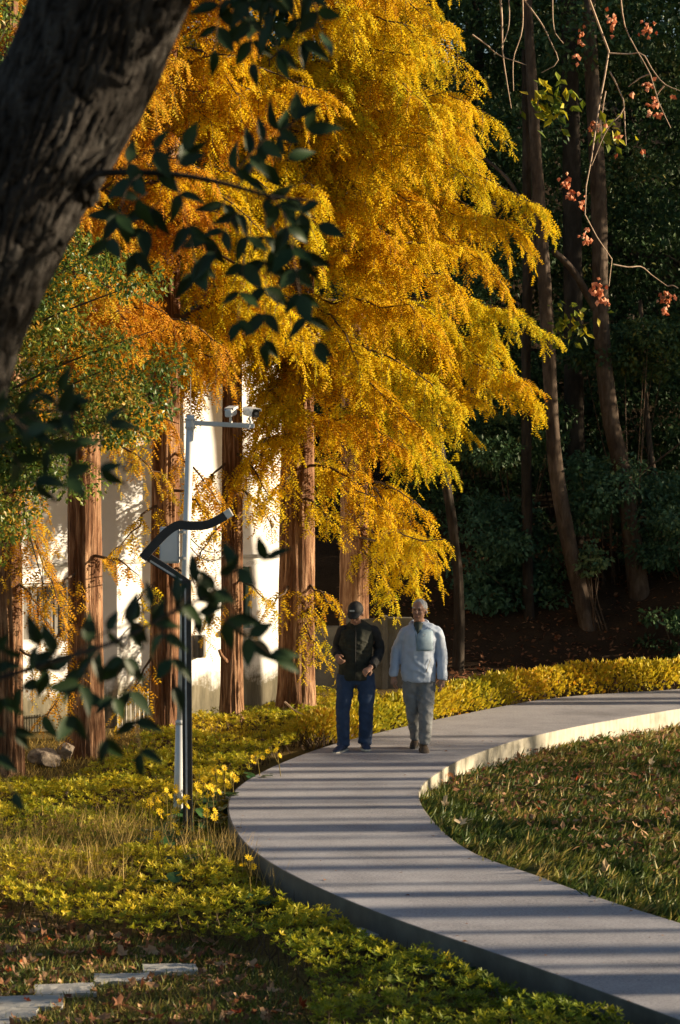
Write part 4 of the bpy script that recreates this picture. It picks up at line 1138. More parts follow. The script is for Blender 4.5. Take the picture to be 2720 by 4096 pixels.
for (x, y, lab) in ((1845, 3345, "bright pale upright leaf at the path edge on the lawn"), (2425, 3535, "bright pale leaf on the lawn near the path, nearest the camera"), (2680, 3245, "bright pale curled leaf at the right edge of the lawn"), (1780, 3255, "small pale leaf on the lawn just below the path bend"), (2160, 3140, "pale leaf lying flat on the upper lawn"), (2600, 3020, "pale leaf on the lawn below the cream path edge")):
    g = G(x, y, -.05); drop_leaf(random.choice(FLP), g[0], g[1], .12, lab, None, .1, .9)
P = scatter(LIT1, 380, (-3.5, 1, 14.5, 20), off_stone); n = len(P); P[:, 2] += .02
foliage_obj("leaf_litter", None, M['dry_leaf'], P, norm(RNG.normal(0, 1, (n, 3)) * [1, 1, .35]), norm(np.array([0, 0, 1.0]) + RNG.normal(0, .5, (n, 3))), .05 + .04 * RNG.random(n), RNG.random(n), LFV, LFF, wid=.09 + 0 * RNG.random(n))
P = scatter(LWN, 1200, (0.3, 4.4, 17, 31), inl); n = len(P); P[:, 2] += .07
foliage_obj("lawn_litter", None, M['dry_leaf'], P, norm(RNG.normal(0, 1, (n, 3)) * [1, 1, .5]), norm(np.array([0, 0, 1.0]) + RNG.normal(0, .5, (n, 3))), .04 + .05 * RNG.random(n), RNG.random(n), LFV, LFF)
P = []
X = RNG.uniform(0, 8, 4000); Y = RNG.uniform(35.3, 40, 4000)
P = np.c_[X, Y, zt(X, Y) + .02]; n = len(P)
foliage_obj("slope_litter", None, M['dry_leaf'], P, norm(RNG.normal(0, 1, (n, 3)) * [1, 1, .5]), norm(np.array([0, 0, 1.0]) + RNG.normal(0, .5, (n, 3))), .05 + .06 * RNG.random(n), RNG.random(n) * .4, LFV, LFF)

P = np.vstack([np.r_[OUTER[k] + (INNER[np.argmin(np.hypot(*(INNER - OUTER[k]).T))] - OUTER[k]) * RNG.beta(.45, .6), 0.004] for k in RNG.integers(30, 235, 170)]); n = len(P)
foliage_obj("path_litter", None, M['dry_leaf'], P, norm(RNG.normal(0, 1, (n, 3)) * [1, 1, .1]), norm(np.array([0, 0, 1.0]) + RNG.normal(0, .25, (n, 3))), .015 + .04 * RNG.random(n) ** 2, RNG.random(n), LFV, LFF)

# stepping stones ------------------------------------------------
M['slab'] = noisy('slab', (0.30, 0.295, 0.28), (0.44, 0.43, 0.405), 6, 0.9, 0.4, 0.006, fine=60)
for (a, c, dep, lab) in STN:
    p0 = G(a[0], a[1], -.24); p1 = G(c[0], (a[1] + c[1]) / 2 + 3, -.24)
    cx_, cy_ = (p0[0] + p1[0]) / 2, (p0[1] + p1[1]) / 2 + .04
    ang = math.atan2(p1[1] - p0[1], p1[0] - p0[0]) * .5
    w = np.hypot(*(p1 - p0)[:2])
    me = bpy.data.meshes.new("stepping_stone")
    bm = bmesh.new(); bmesh.ops.create_grid(bm, x_segments=8, y_segments=5, size=.5)
    for v_ in bm.verts:
        v_.co.x *= w; v_.co.y *= dep * 1.3
        v_.co.x += random.uniform(-.008, .008); v_.co.y += random.uniform(-.008, .008); v_.co.z = random.uniform(-.003, .003)
    ex = bmesh.ops.extrude_face_region(bm, geom=bm.faces[:])
    for e in ex['geom']:
        if isinstance(e, bmesh.types.BMVert): e.co.z -= .06
    bmesh.ops.recalc_face_normals(bm, faces=bm.faces); bm.to_mesh(me); bm.free()
    o = link("stepping_stone", me, None, M['slab']); o.location = (cx_, cy_, zt1(cx_, cy_) + .03); o.rotation_euler = (0, 0, ang)
    tag(o, lab, "stepping stone", "stepping stones at the lower left")
for (x0, x1, y, lab) in ((1430, 1660, 3727, "flat grey slab lying under the near path edge among debris"), (800, 925, 3190, "flat grey slab meeting the left bend of the path")):
    p0, p1 = G(x0, y, -.17), G(x1, y, -.17)
    o = MB().box((0, 0, 0), (p1[0] - p0[0], .3, .08)).build("stone_slab", M['slab'], None, bevel=.01)
    o.location = ((p0[0] + p1[0]) / 2, p0[1], -.2); o.rotation_euler = (0, 0, .15); tag(o, lab, "stone slab")

def rock(cx, cy, cz, sx, sy, sz, seed, label, name="rock"):
    bm = bmesh.new(); bmesh.ops.create_icosphere(bm, subdivisions=4, radius=1)
    r = np.random.default_rng(seed)
    V = np.array([v_.co for v_ in bm.verts])
    for _ in range(9):
        d = norm(r.normal(0, 1, 3)); h = r.uniform(.45, .8)
        k = V @ d; V = np.where((k > h)[:, None], V - d * (k - h)[:, None] * .9, V)
    V += norm(V) * ((vnoise(V * 3 + seed) - .5) * .2 + (vnoise(V * 9 + seed) - .5) * .08)[:, None]
    for v_, q in zip(bm.verts, V): v_.co = q * [sx, sy, sz]
    me = bpy.data.meshes.new(name); bm.to_mesh(me); bm.free()
    o = link(name, me, None, M['rock']); o.location = (cx, cy, cz); return tag(o, label, "rock")
M['rock'] = noisy('rock', (0.1, 0.075, 0.055), (0.36, 0.29, 0.22), 5, 0.95, 0.8, 0.02, fine=26)
g = W(185, 3030, 27.3); rock(g[0], g[1], zt1(g[0], g[1]) + .1, .2, .2, .15, 3, "jagged brown grey rock between the two leftmost redwood trunks")
g = W(262, 3000, 27.7); rock(g[0], g[1], zt1(g[0], g[1]) + .08, .12, .12, .12, 5, "smaller rock leaning at the foot of the second redwood")
for (x, y, s, lab) in ((1590, 3775, .07, "round grey stone under the near path edge"), (1650, 3790, .05, "small brown stone under the near path edge"), (1690, 3815, .05, "small stone nearest the hanging path edge")):
    g = G(x, y, -.22); rock(g[0], g[1], -.22, s * 1.3, s, s * .7, int(x), lab)

# fallen twigs
for (pts, lab) in (([(262, 3168), (285, 3120), (330, 3105), (370, 3102)], "pale forked fallen twig on the dry grass at left"), ([(130, 3170), (165, 3150), (220, 3146)], "thin curved fallen twig lying left of the forked one"), ([(1140, 2890), (1180, 2920), (1230, 2945)], "thin pale twig lying on the ground cover by the path")):
    q = [np.array([*G(x, y, -.05)[:2], 0]) for x, y in pts]
    for v_ in q: v_[2] = zt1(v_[0], v_[1]) + (.12 if 'ground cover' not in lab else .3)
    lines = [(q, .014, .005)]
    if 'forked' in lab and 'left of' not in lab: lines.append(([q[1], q[1] + [.06, .02, .02], q[1] + [.1, -.1, -.08]], .01, .004))
    tag(link("fallen_twig", limb_mesh("fallen_twig", lines, 6), None, M['twig_pale']), lab, "twig")

# flowering plants -----------------------------------------------
def petal_head():
    V, F = [(0, 0, .02)], []
    for i in range(9):
        a = i * 2 * math.pi / 9
        u = np.array([math.cos(a), math.sin(a), 0]); s = np.array([-u[1], u[0], 0])
        k = len(V)
        V += [tuple(u * .2 - s * .1), tuple(u * .7 - s * .16 + [0, 0, .12]), tuple(u * 1 + [0, 0, .1]), tuple(u * .7 + s * .16 + [0, 0, .12]), tuple(u * .2 + s * .1)]
        F += [(k, k + 1, k + 2), (k, k + 2, k + 3), (k, k + 3, k + 4)]
    return np.array(V), np.array(F)
HV, HF = petal_head()
def round_leaf():
    n = 12; a = np.linspace(.35, 2 * np.pi - .35, n)
    V = np.vstack([[0, 0, 0], np.c_[.5 - .5 * np.cos(a) * -1 - .5, .5 * np.sin(a), .08 * np.cos(2 * a)]])
    return V, np.array([(0, i, i + 1) for i in range(1, n)])
RV, RF = round_leaf()
fl_px = [(612, 3180), (630, 3215), (650, 3195), (665, 3160), (680, 3185), (600, 3200), (700, 3150), (640, 3245), (745, 3190), (800, 3085), (815, 3120), (845, 3145), (860, 3070), (897, 3072), (830, 3150), (790, 3140), (1025, 3015), (1105, 3000), (880, 3125), (720, 3210), (825, 3240), (860, 3245), (625, 3335), (700, 3300), (995, 3432), (1905, 3772), (1790, 3830), (930, 3100)]
for i, (x, y) in enumerate(fl_px):
    hz = .36 + .12 * random.random()
    zb = -.18
    g = G(x, y, zb + hz)
    if x > 1700: g = G(x, y, -.05)
    gz = zt1(g[0], g[1])
    top = np.array([g[0], g[1], max(g[2], gz + .15)])
    fp = empty("flowering_plant", (g[0], g[1], gz), ("yellow daisies with round dark leaves " + ("left of the pole" if x < 700 else "right behind the lamp post" if x < 800 else "between lamp and path bend" if x < 940 else "at the path bend" if x < 1200 else "below the near path wall")), "flower", "yellow flowering plants along the path")
    base = np.array([g[0] + random.gauss(0, .04), g[1] + random.gauss(0, .04), gz])
    lines = [([base, (base + top) / 2 + [random.gauss(0, .02), 0, 0], top], .005, .003)]
    heads = [top]
    for k in range(random.randint(1, 3)):
        h = top + [random.gauss(0, .05), random.gauss(0, .03), -.02 - .06 * random.random()]
        lines.append(([(base + top) / 2 + (top - base) * .2, (top + h) / 2, h], .003, .002)); heads.append(h)
    link("stem", limb_mesh("stem", lines, 4), fp, M['straw'])
    for h in heads:
        n_ = norm(np.array([random.gauss(0.2, .5), random.gauss(-.6, .3), .6]))
        # template plane is xy with z up -> D is x axis
        D_ = norm(np.cross(n_, [0.3, .2, 1]))
        V, F = place_template(HV, HF, h[None], D_[None], n_[None], np.array([.030 + .014 * random.random()]))
        link("flower_head", np_mesh("flower_head", V, F, np.full(len(V), random.random())), fp, M['petal'])
    for k in range(6):
        a = random.random() * 6.28; r = .05 + .12 * random.random()
        p = np.array([base[0] + r * math.cos(a), base[1] + r * math.sin(a), gz + .1 + .12 * random.random()])
        D_ = norm(np.array([math.cos(a), math.sin(a), .1])); n_ = norm(np.array([random.gauss(0, .3), -.4 + random.gauss(0, .2), .8]))
        V, F = place_template(RV, RF, p[None], D_[None], n_[None], np.array([.09 + .05 * random.random()]))
        link("leaf", np_mesh("leaf", V, F, np.full(len(V), random.random())), fp, M['round_leaf'])

# ------------------------------------------------------------------ white camera pole
M['pole_white'] = plain('pole_white', (0.62, 0.64, 0.66), 0.4, 0, .06, 8, .02)
M['cam_white'] = plain('cam_white', (0.72, 0.73, 0.74), 0.35, 0, .04, 8, .02)
M['cam_black'] = plain('cam_black', (0.015, 0.015, 0.017), 0.25)
M['cable'] = plain('cable', (0.02, 0.02, 0.02), 0.6)
DPL = 23.6
pp_ = lambda x, y, d=DPL: W(x, y, d)
base = pp_(712, 3310); base[2] = zt1(base[0], DPL) - .05
cp = empty("camera_pole", base, "tall white pole carrying two surveillance cameras on a side arm", "camera pole")
ptop = pp_(762, 1660); pj = pp_(722, 2895)
MB().tube([base, base + (pj - base) * .5, pj], [.052, .049, .046], 20).build("base_section", M['pole_white'], cp, smooth=True)
MB().tube([pj - (pj - base) * .004, pj + (ptop - pj) * .008, pj + (ptop - pj) * .012], [.05, .05, .042], 20).build("sleeve_ring", M['pole_white'], cp, smooth=True)
MB().tube([pj, pj + (ptop - pj) * .5, ptop], [.037, .037, .037], 20).build("pole", M['pole_white'], cp, smooth=True)
ax = norm(ptop - pj)
q = pp_(761, 1695)
col = MB().tube([q - ax * .052, q + ax * .052], [.046, .046], 20).build("collar", M['pole_white'], cp, smooth=False)
for a in (-.9, -.3, .3, .9):
    for dz in (-.035, .035):
        p = q + np.array([math.sin(a) * .05, -math.cos(a) * .05, dz])
        MB().tube([p, p + np.array([math.sin(a), -math.cos(a), 0]) * .008], [.007, .007], 6).build("bolt", M['rail'], col)
a0, a1 = pp_(775, 1692), pp_(1018, 1704)
am = (a0 + a1) / 2
d = norm(a1 - a0)
rotm = Matrix.Rotation(math.atan2(-d[2], d[0]), 3, 'Y')
MB().box(am, (np.linalg.norm(a1 - a0), .035, .045), rotm).build("arm", M['pole_white'], cp, bevel=.006)
MB().tube([ptop, ptop + [0.002, 0, .36]], [.003, .0015], 5).build("antenna", M['rail'], cp)
# control box behind the pole at its left
b0, b1 = pp_(640, 2108, DPL + .06), pp_(718, 2252, DPL + .06)
bx = MB().box((b0 + b1) / 2, (b1[0] - b0[0], .14, b0[2] - b1[2])).build("control_box", M['pole_white'], cp, bevel=.006)
MB().box((b0 + b1) / 2 + [0, -.078, 0], ((b1[0] - b0[0]) * .86, .012, (b0[2] - b1[2]) * .9)).build("box_door", M['cam_white'], bx, bevel=.003)
for y in (2128, 2232):
    q = pp_(735, y); MB().tube([q - ax * .012, q + ax * .012], [.042, .042], 16).build("clamp_band", M['rail'], cp)
# cameras
def bullet(px, py, yaw, pitch, label, lens_dark):
    c = pp_(px, py)
    t = empty("security_camera", c, label, "security camera")
    R = Matrix.Rotation(yaw, 3, 'Z') @ Matrix.Rotation(pitch, 3, 'X')
    def T(p): return Vector(c) + R @ (Vector(p) * 1.05)
    # body along -Y (the lens side)
    prof = []
    n = 16
    V = []; F = []
    for k, (y, sx, sz) in enumerate(((.13, .026, .028), (.12, .034, .036), (-.07, .036, .038), (-.10, .036, .036))):
        for j in range(n):
            a = 2 * math.pi * j / n; ca, sa = math.cos(a), math.sin(a)
            e = .45
            V.append(T((sx * math.copysign(abs(ca) ** e, ca), y, sz * math.copysign(abs(sa) ** e, sa))))
    for k in range(3):
        for j in range(n): F.append((k * n + j, k * n + (j + 1) % n, (k + 1) * n + (j + 1) % n, (k + 1) * n + j))
    F += [tuple(range(n)), tuple(3 * n + j for j in range(n - 1, -1, -1))]
    MB().add(V, F).build("body", M['cam_white'], t, smooth=False)
    fmb = MB().add([T((x, -.101, z)) for x, z in ((-.034, -.034), (.034, -.034), (.034, .034), (-.034, .034))] + [T((x, -.108, z)) for x, z in ((-.033, -.033), (.033, -.033), (.033, .033), (-.033, .033))], [(0, 1, 2, 3), (7, 6, 5, 4), (0, 4, 5, 1), (1, 5, 6, 2), (2, 6, 7, 3), (3, 7, 4, 0)])
    fmb.build("front_window", M['cam_black'], t)
    hood = MB().add([T((x, y, z)) for x, z in ((-.04, .02), (-.04, .042), (.04, .042), (.04, .02)) for y in (-.135, .10)], [(0, 1, 3, 2), (2, 3, 5, 4), (4, 5, 7, 6)])
    ho = hood.build("sun_hood", M['cam_white'], t)
    so = ho.modifiers.new("thick", 'SOLIDIFY'); so.thickness = .003
    ln = MB().tube([T((0, -.109, 0)), T((0, -.114, 0))], [.016, .016], 14).build("lens", M['pane'], t)
    brk = MB()
    brk.tube([T((0, .02, -.036)), T((0, .03, -.06)), Vector((c[0], c[1], c[2] - .10))], [.012, .012, .016], 8)
    brk.build("bracket", M['cam_white'], t, smooth=True)
    return t
bullet(924, 1648, math.radians(172), math.radians(-6), "white surveillance camera facing away, nearer the pole on the arm", False)
bullet(1005, 1650, math.radians(24), math.radians(5), "white surveillance camera with black front at the tip of the arm", True)
def sag(p, q, s, n=14):
    t = np.linspace(0, 1, n); P = p + (q - p) * t[:, None]; P[:, 2] -= 4 * s * t * (1 - t); return P
cl_ = tag(MB().tube(sag(pp_(985, 1705, DPL - .02), pp_(1000, 1700, DPL - .02), .03, 10), .004, 5).build("camera_cable", M['cam_white'], None, smooth=True), "short white cable loop hanging under the arm tip", "cable")
p0, p1 = pp_(742, 2128), W(902, 2188, 30.5)
tag(MB().tube(sag(p0, p1, .12), .006, 5).build("drooping_cable", M['cable'], None, smooth=True), "upper thin dark cable drooping from the pole to the slender redwood", "cable")
p0, p1 = pp_(740, 2160), W(900, 2215, 30.5)
tag(MB().tube(sag(p0, p1, .14), .006, 5).build("drooping_cable", M['cable'], None, smooth=True), "lower thin dark cable drooping from the pole to the slender redwood", "cable")

# ------------------------------------------------------------------ dark folded lamp
M['lamp_dark'] = noisy('lamp_dark', (0.022, 0.024, 0.03), (0.035, 0.038, 0.046), 12, 0.38, 0.05, 0.002)
M['lamp_strip'] = plain('lamp_strip', (0.5, 0.53, 0.58), 0.3)
M['lamp_glint'] = plain('lamp_glint', (0.8, 0.8, 0.78), 0.15)
DL = 22.6
lq = lambda x, y, d=DL: W(x, y, d)
lb = lq(752, 3392); lb[2] = zt1(lb[0], DL) - .06
lamp = empty("park_lamp", lb, "dark folded park lamp with a bent wavy head in front of the white pole", "lamp")
def ribbon(pts, w, h, ups):
    """rectangular bar swept along pts: w along the viewing depth, h in the picture plane"""
    P = np.asarray(pts, float); n = len(P)
    T = norm(np.gradient(P, axis=0)); V = []
    for i in range(n):
        Dp = np.array([0, 1.0, 0]); U = norm(np.cross(T[i], Dp))
        for a, c in ((-1, -1), (1, -1), (1, 1), (-1, 1)):
            V.append(P[i] + Dp * a * w / 2 + U * c * h[i] / 2)
    F = [(0, 1, 2, 3), tuple(4 * (n - 1) + j for j in (3, 2, 1, 0))]
    for i in range(n - 1):
        for j in range(4): F.append((4 * i + j, 4 * i + (j + 1) % 4, 4 * i + 4 + (j + 1) % 4, 4 * i + 4 + j))
    bm = bmesh.new()
    return MB().add(V, F)
ptl = lq(745, 2325)
ribbon([lb, lb + (ptl - lb) * .5, lb + (ptl - lb) * .985, ptl + [0, 0, .01]], .075, [.085, .085, .085, .085], None).build("post", M['lamp_dark'], lamp, bevel=.006)
ck = lq(578, 2218)
ribbon([ptl + [.025, .001, -.03], ptl + (ck - ptl) * .5, ck], .072, [.075, .07, .07], None).build("bent_arm", M['lamp_dark'], lamp, bevel=.005)
wav = smooth_path([lq(572, 2232), lq(612, 2185), lq(668, 2128), lq(715, 2100), lq(770, 2103), lq(830, 2098), lq(880, 2075), lq(902, 2062)], 40)
hd = ribbon(wav, .16, np.full(40, .078), None).build("wavy_head", M['lamp_dark'], lamp, smooth=False)
wt = smooth_path([lq(902.8, 2061.5), lq(915, 2053), lq(925, 2047)], 5)
ribbon(wt, .158, np.full(5, .076), None).build("glint_cap", M['lamp_glint'], lamp)  # white tip paints the sun's glint on the end of the head
# light strips let into the front faces
st = MB()
a = ptl + [-.008, -.0395, -.06]; c = lb + [-.008, -.0395, .3]
st2 = ribbon([c, (a + c) / 2, a], .004, [.016, .016, .016], None)
st2.build("light_strip", M['lamp_strip'], lamp)
a, c = lq(728, 2322, DL - .039), lq(600, 2243, DL - .039)
ribbon([a, (a + c) / 2, c], .004, [.016, .016, .016], None).build("light_strip", M['lamp_strip'], lamp)

# ------------------------------------------------------------------ foreground leaning tree
DF = 8.5
tb = np.array([-2.15, 8.6, 0]); tb[2] = zt1(-2.15, 8.6)
ft = empty("leaning_tree", tb, "large leaning tree with furrowed grey bark and hanging dark leaves at the upper left", "tree")
fp_ = [(tb[0], tb[1], tb[2] - .3), (tb[0] + .05, 8.6, tb[2] + .5)] + [tuple(W(x, y, DF)) for x, y in ((-520, 3200), (-400, 2200), (-255, 1500), (-150, 1180), (85, 700), (300, 330), (435, 0), (560, -330), (760, -900), (1100, -2200))]
fr_ = [.34, .30, .27, .25, .237, .236, .236, .240, .246, .25, .24, .18]
P_ = smooth_path(fp_, 200); s_ = np.r_[0, np.cumsum(np.linalg.norm(np.diff(P_, axis=0), axis=1))]
vis = proj(P_)[:, 1]
wgt = np.where((vis > -300) & (vis < 1700), 8.0, 1.0)
cw = np.r_[0, np.cumsum(wgt[1:])]; cw = cw / cw[-1]
ts = np.interp(np.linspace(0, 1, 460), cw, s_ / s_[-1])
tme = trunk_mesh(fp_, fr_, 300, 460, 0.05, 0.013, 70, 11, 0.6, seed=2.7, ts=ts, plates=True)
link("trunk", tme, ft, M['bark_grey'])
# knots where limbs leave
for x, y, s in ((350, 720, .07), (235, 950, .045)):
    bm = bmesh.new(); bmesh.ops.create_icosphere(bm, subdivisions=4, radius=1)
    for v_ in bm.verts:
        q = np.array(v_.co); f_ = 1 + .5 * (vnoise(q[None] * 3.0 + 5)[0] - .5) + .25 * (vnoise(q[None] * 9.0)[0] - .5)
        v_.co = q * f_ * [s * .8, s, s * 1.25]
    me = bpy.data.meshes.new("knot"); bm.to_mesh(me); bm.free()
    for p in me.polygons: p.use_smooth = True
    c = W(x - 10, y, DF - .06)
    o = link("knot", me, ft, M['bark_limb'], world=False); o.location = Vector(c) - ft.location
def bleaf(w=.23, fold=.12, bend=.18):
    V, F = [], []
    xs = np.linspace(0, 1, 8)
    for i, x in enumerate(xs):
        ww = w * 1.05 * (math.sin(math.pi * x ** .72) ** .95) if 0 < x < 1 else 0.004
        z = -bend * x * x
        V += [(x, -ww, z + fold * ww * 2), (x, 0, z), (x, ww, z + fold * ww * 2)]
    for i in range(7):
        k = 3 * i
        F += [(k, k + 1, k + 4, k + 3), (k + 1, k + 2, k + 5, k + 4)]
    return np_mesh("leaf", np.array(V), np.array(F), np.full(len(V), random.random()), smooth=True)
BLF_ = [bleaf(.225, .15, .1), bleaf(.2, .3, .3), bleaf(.24, .1, -.12), bleaf(.21, .2, .5), bleaf(.17, .4, .2)]
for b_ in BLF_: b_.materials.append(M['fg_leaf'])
NLEAF = 0
def leaf_stalk(p, q, n, L=.1, sagp=10, dz=0.0, droopv=.25):
    """a pinnate leaf: stalk from p to q (pixels), n leaflets in pairs and one at the tip"""
    global NLEAF
    d0 = DF - .15 + random.gauss(0, .12) + dz
    a, c = W(*p, d0), W(*q, d0 - .05)
    mid = (a + c) / 2 + [0, 0, .03]
    pts = smooth_path([a, mid, c], 12)
    sk = link("leaf_stalk", limb_mesh("leaf_stalk", [([a, mid, c], .0028, .0016)], 5), ft, M['twig_dark'])
    T = norm(c - a)
    for i in range(n):
        tip = i == n - 1
        u = 1.0 if tip else .18 + .8 * (i // 2) / max(1, (n - 1) // 2)
        pos = np.array([np.interp(u, np.linspace(0, 1, 12), pts[:, k]) for k in range(3)])
        side = norm(np.cross(T, [0, -1, 0])) * (1 if i % 2 else -1)
        D = norm(T + RNG.normal(0, .12, 3)) if tip else norm(T * .55 + side * .85 + RNG.normal(0, .2, 3) - np.array([0, 0, droopv]))
        Nn = norm(np.array([RNG.normal(0, .4), -0.95, RNG.normal(.25, .4)]))
        S = norm(np.cross(Nn, D)); Nz = np.cross(D, S)
        l = L * random.uniform(.8, 1.2)
        o = bpy.data.objects.new("leaf", random.choice(BLF_)); COL.objects.link(o)
        o.parent = sk
        mat = Matrix(((D[0] * l, S[0] * l, Nz[0] * l, pos[0]), (D[1] * l, S[1] * l, Nz[1] * l, pos[1]), (D[2] * l, S[2] * l, Nz[2] * l, pos[2]), (0, 0, 0, 1)))
        o.matrix_local = mat
        NLEAF += 1
def fbranch(px, r0, r1, d=DF - .12):
    q = [W(x, y, d) for x, y in px]
    link("branch", limb_mesh("branch", [(q, r0, r1)], 8), ft, M['bark_limb'])
fbranch([(330, 740), (395, 695), (560, 690), (720, 700), (900, 735), (1080, 785), (1265, 805)], .014, .004)
fbranch([(395, 695), (440, 610), (470, 560)], .007, .004)
fbranch([(-420, 2860), (-100, 2745), (200, 2650), (480, 2560), (700, 2440), (830, 2390)], .010, .0035, 6.7)
fbranch([(-460, 2300), (-200, 1830), (0, 1680), (220, 1640)], .009, .0035, 7.0)
fbranch([(-350, 2700), (-150, 2620), (-60, 2620)], .009, .004, 6.7)
fbranch([(700, -420), (900, -260), (1060, -170), (1200, -160)], .012, .005)
for a in [  # upper right branch
    ((470, 680), (740, 600), 7), ((900, 735), (1190, 480), 11), ((950, 740), (1150, 640), 6), ((560, 700), (470, 860), 4), ((590, 770), (430, 960), 7), ((640, 800), (540, 1010), 7), ((700, 720), (780, 1050), 7), ((930, 760), (770, 1090), 6), ((1010, 790), (1270, 900), 8),
    ((980, 830), (860, 1010), 5), ((1000, 870), (950, 1290), 9), ((1060, 850), (1060, 1370), 11), ((1090, 900), (1260, 1380), 11), ((1130, 850), (1200, 1180), 8), ((1080, 780), (1200, 1020), 7), ((620, 700), (720, 660), 4), ((1100, 560), (1230, 520), 4),
    # top cluster
    ((900, -120), (860, 200), 8), ((980, -140), (1010, 250), 10), ((1040, -160), (1110, 210), 9), ((1120, -160), (1210, 170), 9), ((1190, -150), (1290, 130), 8), ((940, -120), (930, 90), 6), ((1060, -160), (1010, 60), 5), ((1180, -150), (1100, 40), 6),
    # left middle cluster
    ((-90, 1700), (250, 1630), 7), ((0, 1680), (430, 1700), 7), ((60, 1690), (270, 1900), 7), ((120, 1670), (400, 1880), 7), ((-100, 1750), (140, 1930), 7), ((220, 1640), (240, 1560), 3), ((-60, 1660), (110, 1730), 4),
    # lower branch
    ((250, 2630), (90, 2620), 5), ((300, 2610), (620, 2500), 9), ((470, 2520), (800, 2400), 9), ((400, 2590), (290, 2860), 7), ((480, 2570), (560, 3010), 9), ((520, 2560), (420, 2960), 7), ((640, 2500), (700, 2740), 5), ((720, 2440), (1090, 2620), 9), ((780, 2400), (1010, 2560), 6), ((700, 2450), (880, 2300), 6), ((820, 2400), (1070, 2240), 7), ((150, 2680), (330, 2780), 5),
    # lower left
    ((-90, 2640), (60, 2920), 7), ((-60, 2640), (170, 2860), 6), ((-140, 2850), (50, 3170), 6), ((-60, 2620), (130, 2660), 4)]:
    near = a[1][1] > 1500 and a[0][1] > 1550
    leaf_stalk(a[0], a[1], a[2] - (1 if a[2] >= 6 else 0), .08 if near else .096, dz=-1.45 if near else 0.0)
for (y0, yb) in ((2860, 6.7), (2300, 7.0), (2700, 6.7)):   # boughs joining those sprays to the trunk
    a = W(-460 if y0 != 2860 else -420, y0, yb)
    link("branch", limb_mesh("branch", [([np.array([-1.95 + (y0 == 2300) * .1, 8.45, a[2] - .25]), (a + np.array([-1.95, 8.45, a[2]])) / 2 + [-.1, 0, .1], a], .022, .010)], 8), ft, M['bark_limb'])
print("foreground leaves", NLEAF)
# the tree's crown above the frame
cl = [(RNG.normal(0.6, 1.3), RNG.normal(8.2, 1.0), 7.2 + 2.5 * RNG.random(), .6) for _ in range(40)]
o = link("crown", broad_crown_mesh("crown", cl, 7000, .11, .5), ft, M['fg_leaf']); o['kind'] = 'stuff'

# ------------------------------------------------------------------ people
M['skin'] = noisy('skin', (0.32, 0.165, 0.105), (0.42, 0.23, 0.155), 25, 0.55, 0.05, 0.002)
M['hair_white'] = noisy('hair_white', (0.3, 0.3, 0.3), (0.55, 0.55, 0.55), 60, 0.6, 0.3, 0.003)
M['hair_dark'] = noisy('hair_dark', (0.03, 0.028, 0.025), (0.1, 0.095, 0.09), 60, 0.6, 0.3, 0.003)
M['cap_black'] = noisy('cap_black', (0.012, 0.012, 0.013), (0.022, 0.022, 0.024), 40, 0.75, 0.2, 0.002)
M['vest'] = noisy('vest', (0.013, 0.015, 0.010), (0.026, 0.029, 0.018), 18, 0.85, 0.4, 0.004)
M['sleeve_black'] = noisy('sleeve_black', (0.01, 0.01, 0.011), (0.02, 0.02, 0.021), 18, 0.85, 0.3, 0.004)
M['jeans'] = noisy('jeans', (0.012, 0.032, 0.082), (0.03, 0.062, 0.14), 9, 0.85, 0.3, 0.004, lo=.3, hi=.7)
M['jacket_blue'] = noisy('jacket_blue', (0.36, 0.44, 0.58), (0.47, 0.55, 0.69), 7, 0.6, 0.25, 0.006, lo=.3, hi=.7)
M['panel_blue'] = noisy('panel_blue', (0.17, 0.26, 0.35), (0.27, 0.37, 0.46), 10, 0.6, 0.2, 0.004)
M['trousers_grey'] = noisy('trousers_grey', (0.15, 0.16, 0.17), (0.24, 0.25, 0.26), 9, 0.8, 0.3, 0.005, lo=.3, hi=.7)
M['shirt_dark'] = noisy('shirt_dark', (0.03, 0.045, 0.04), (0.05, 0.065, 0.055), 20, 0.8, 0.2)
M['shoe_blue'] = noisy('shoe_blue', (0.02, 0.035, 0.08), (0.04, 0.06, 0.12), 20, 0.7, 0.2)
M['shoe_brown'] = noisy('shoe_brown', (0.03, 0.022, 0.018), (0.1, 0.07, 0.045), 14, 0.7, 0.2)
M['sole_pale'] = plain('sole_pale', (0.55, 0.52, 0.45), 0.7); M['sole_dark'] = plain('sole_dark', (0.03, 0.03, 0.03), 0.7)
M['white_patch'] = plain('white_patch', (0.75, 0.75, 0.75), 0.6); M['eye'] = plain('eye', (0.02, 0.015, 0.012), 0.2); M['lip'] = plain('lip', (0.3, 0.12, 0.09), 0.5)

def ellip(c, r, seg=20, rot=None):
    bm = bmesh.new(); bmesh.ops.create_uvsphere(bm, u_segments=seg, v_segments=seg // 2 + 2, radius=1)
    V = np.array([v.co for v in bm.verts]) * r
    if rot is not None: V = V @ np.array(rot).T
    V = V + c; F = [tuple(v.index for v in f.verts) for f in bm.faces]; bm.free()
    return V, F

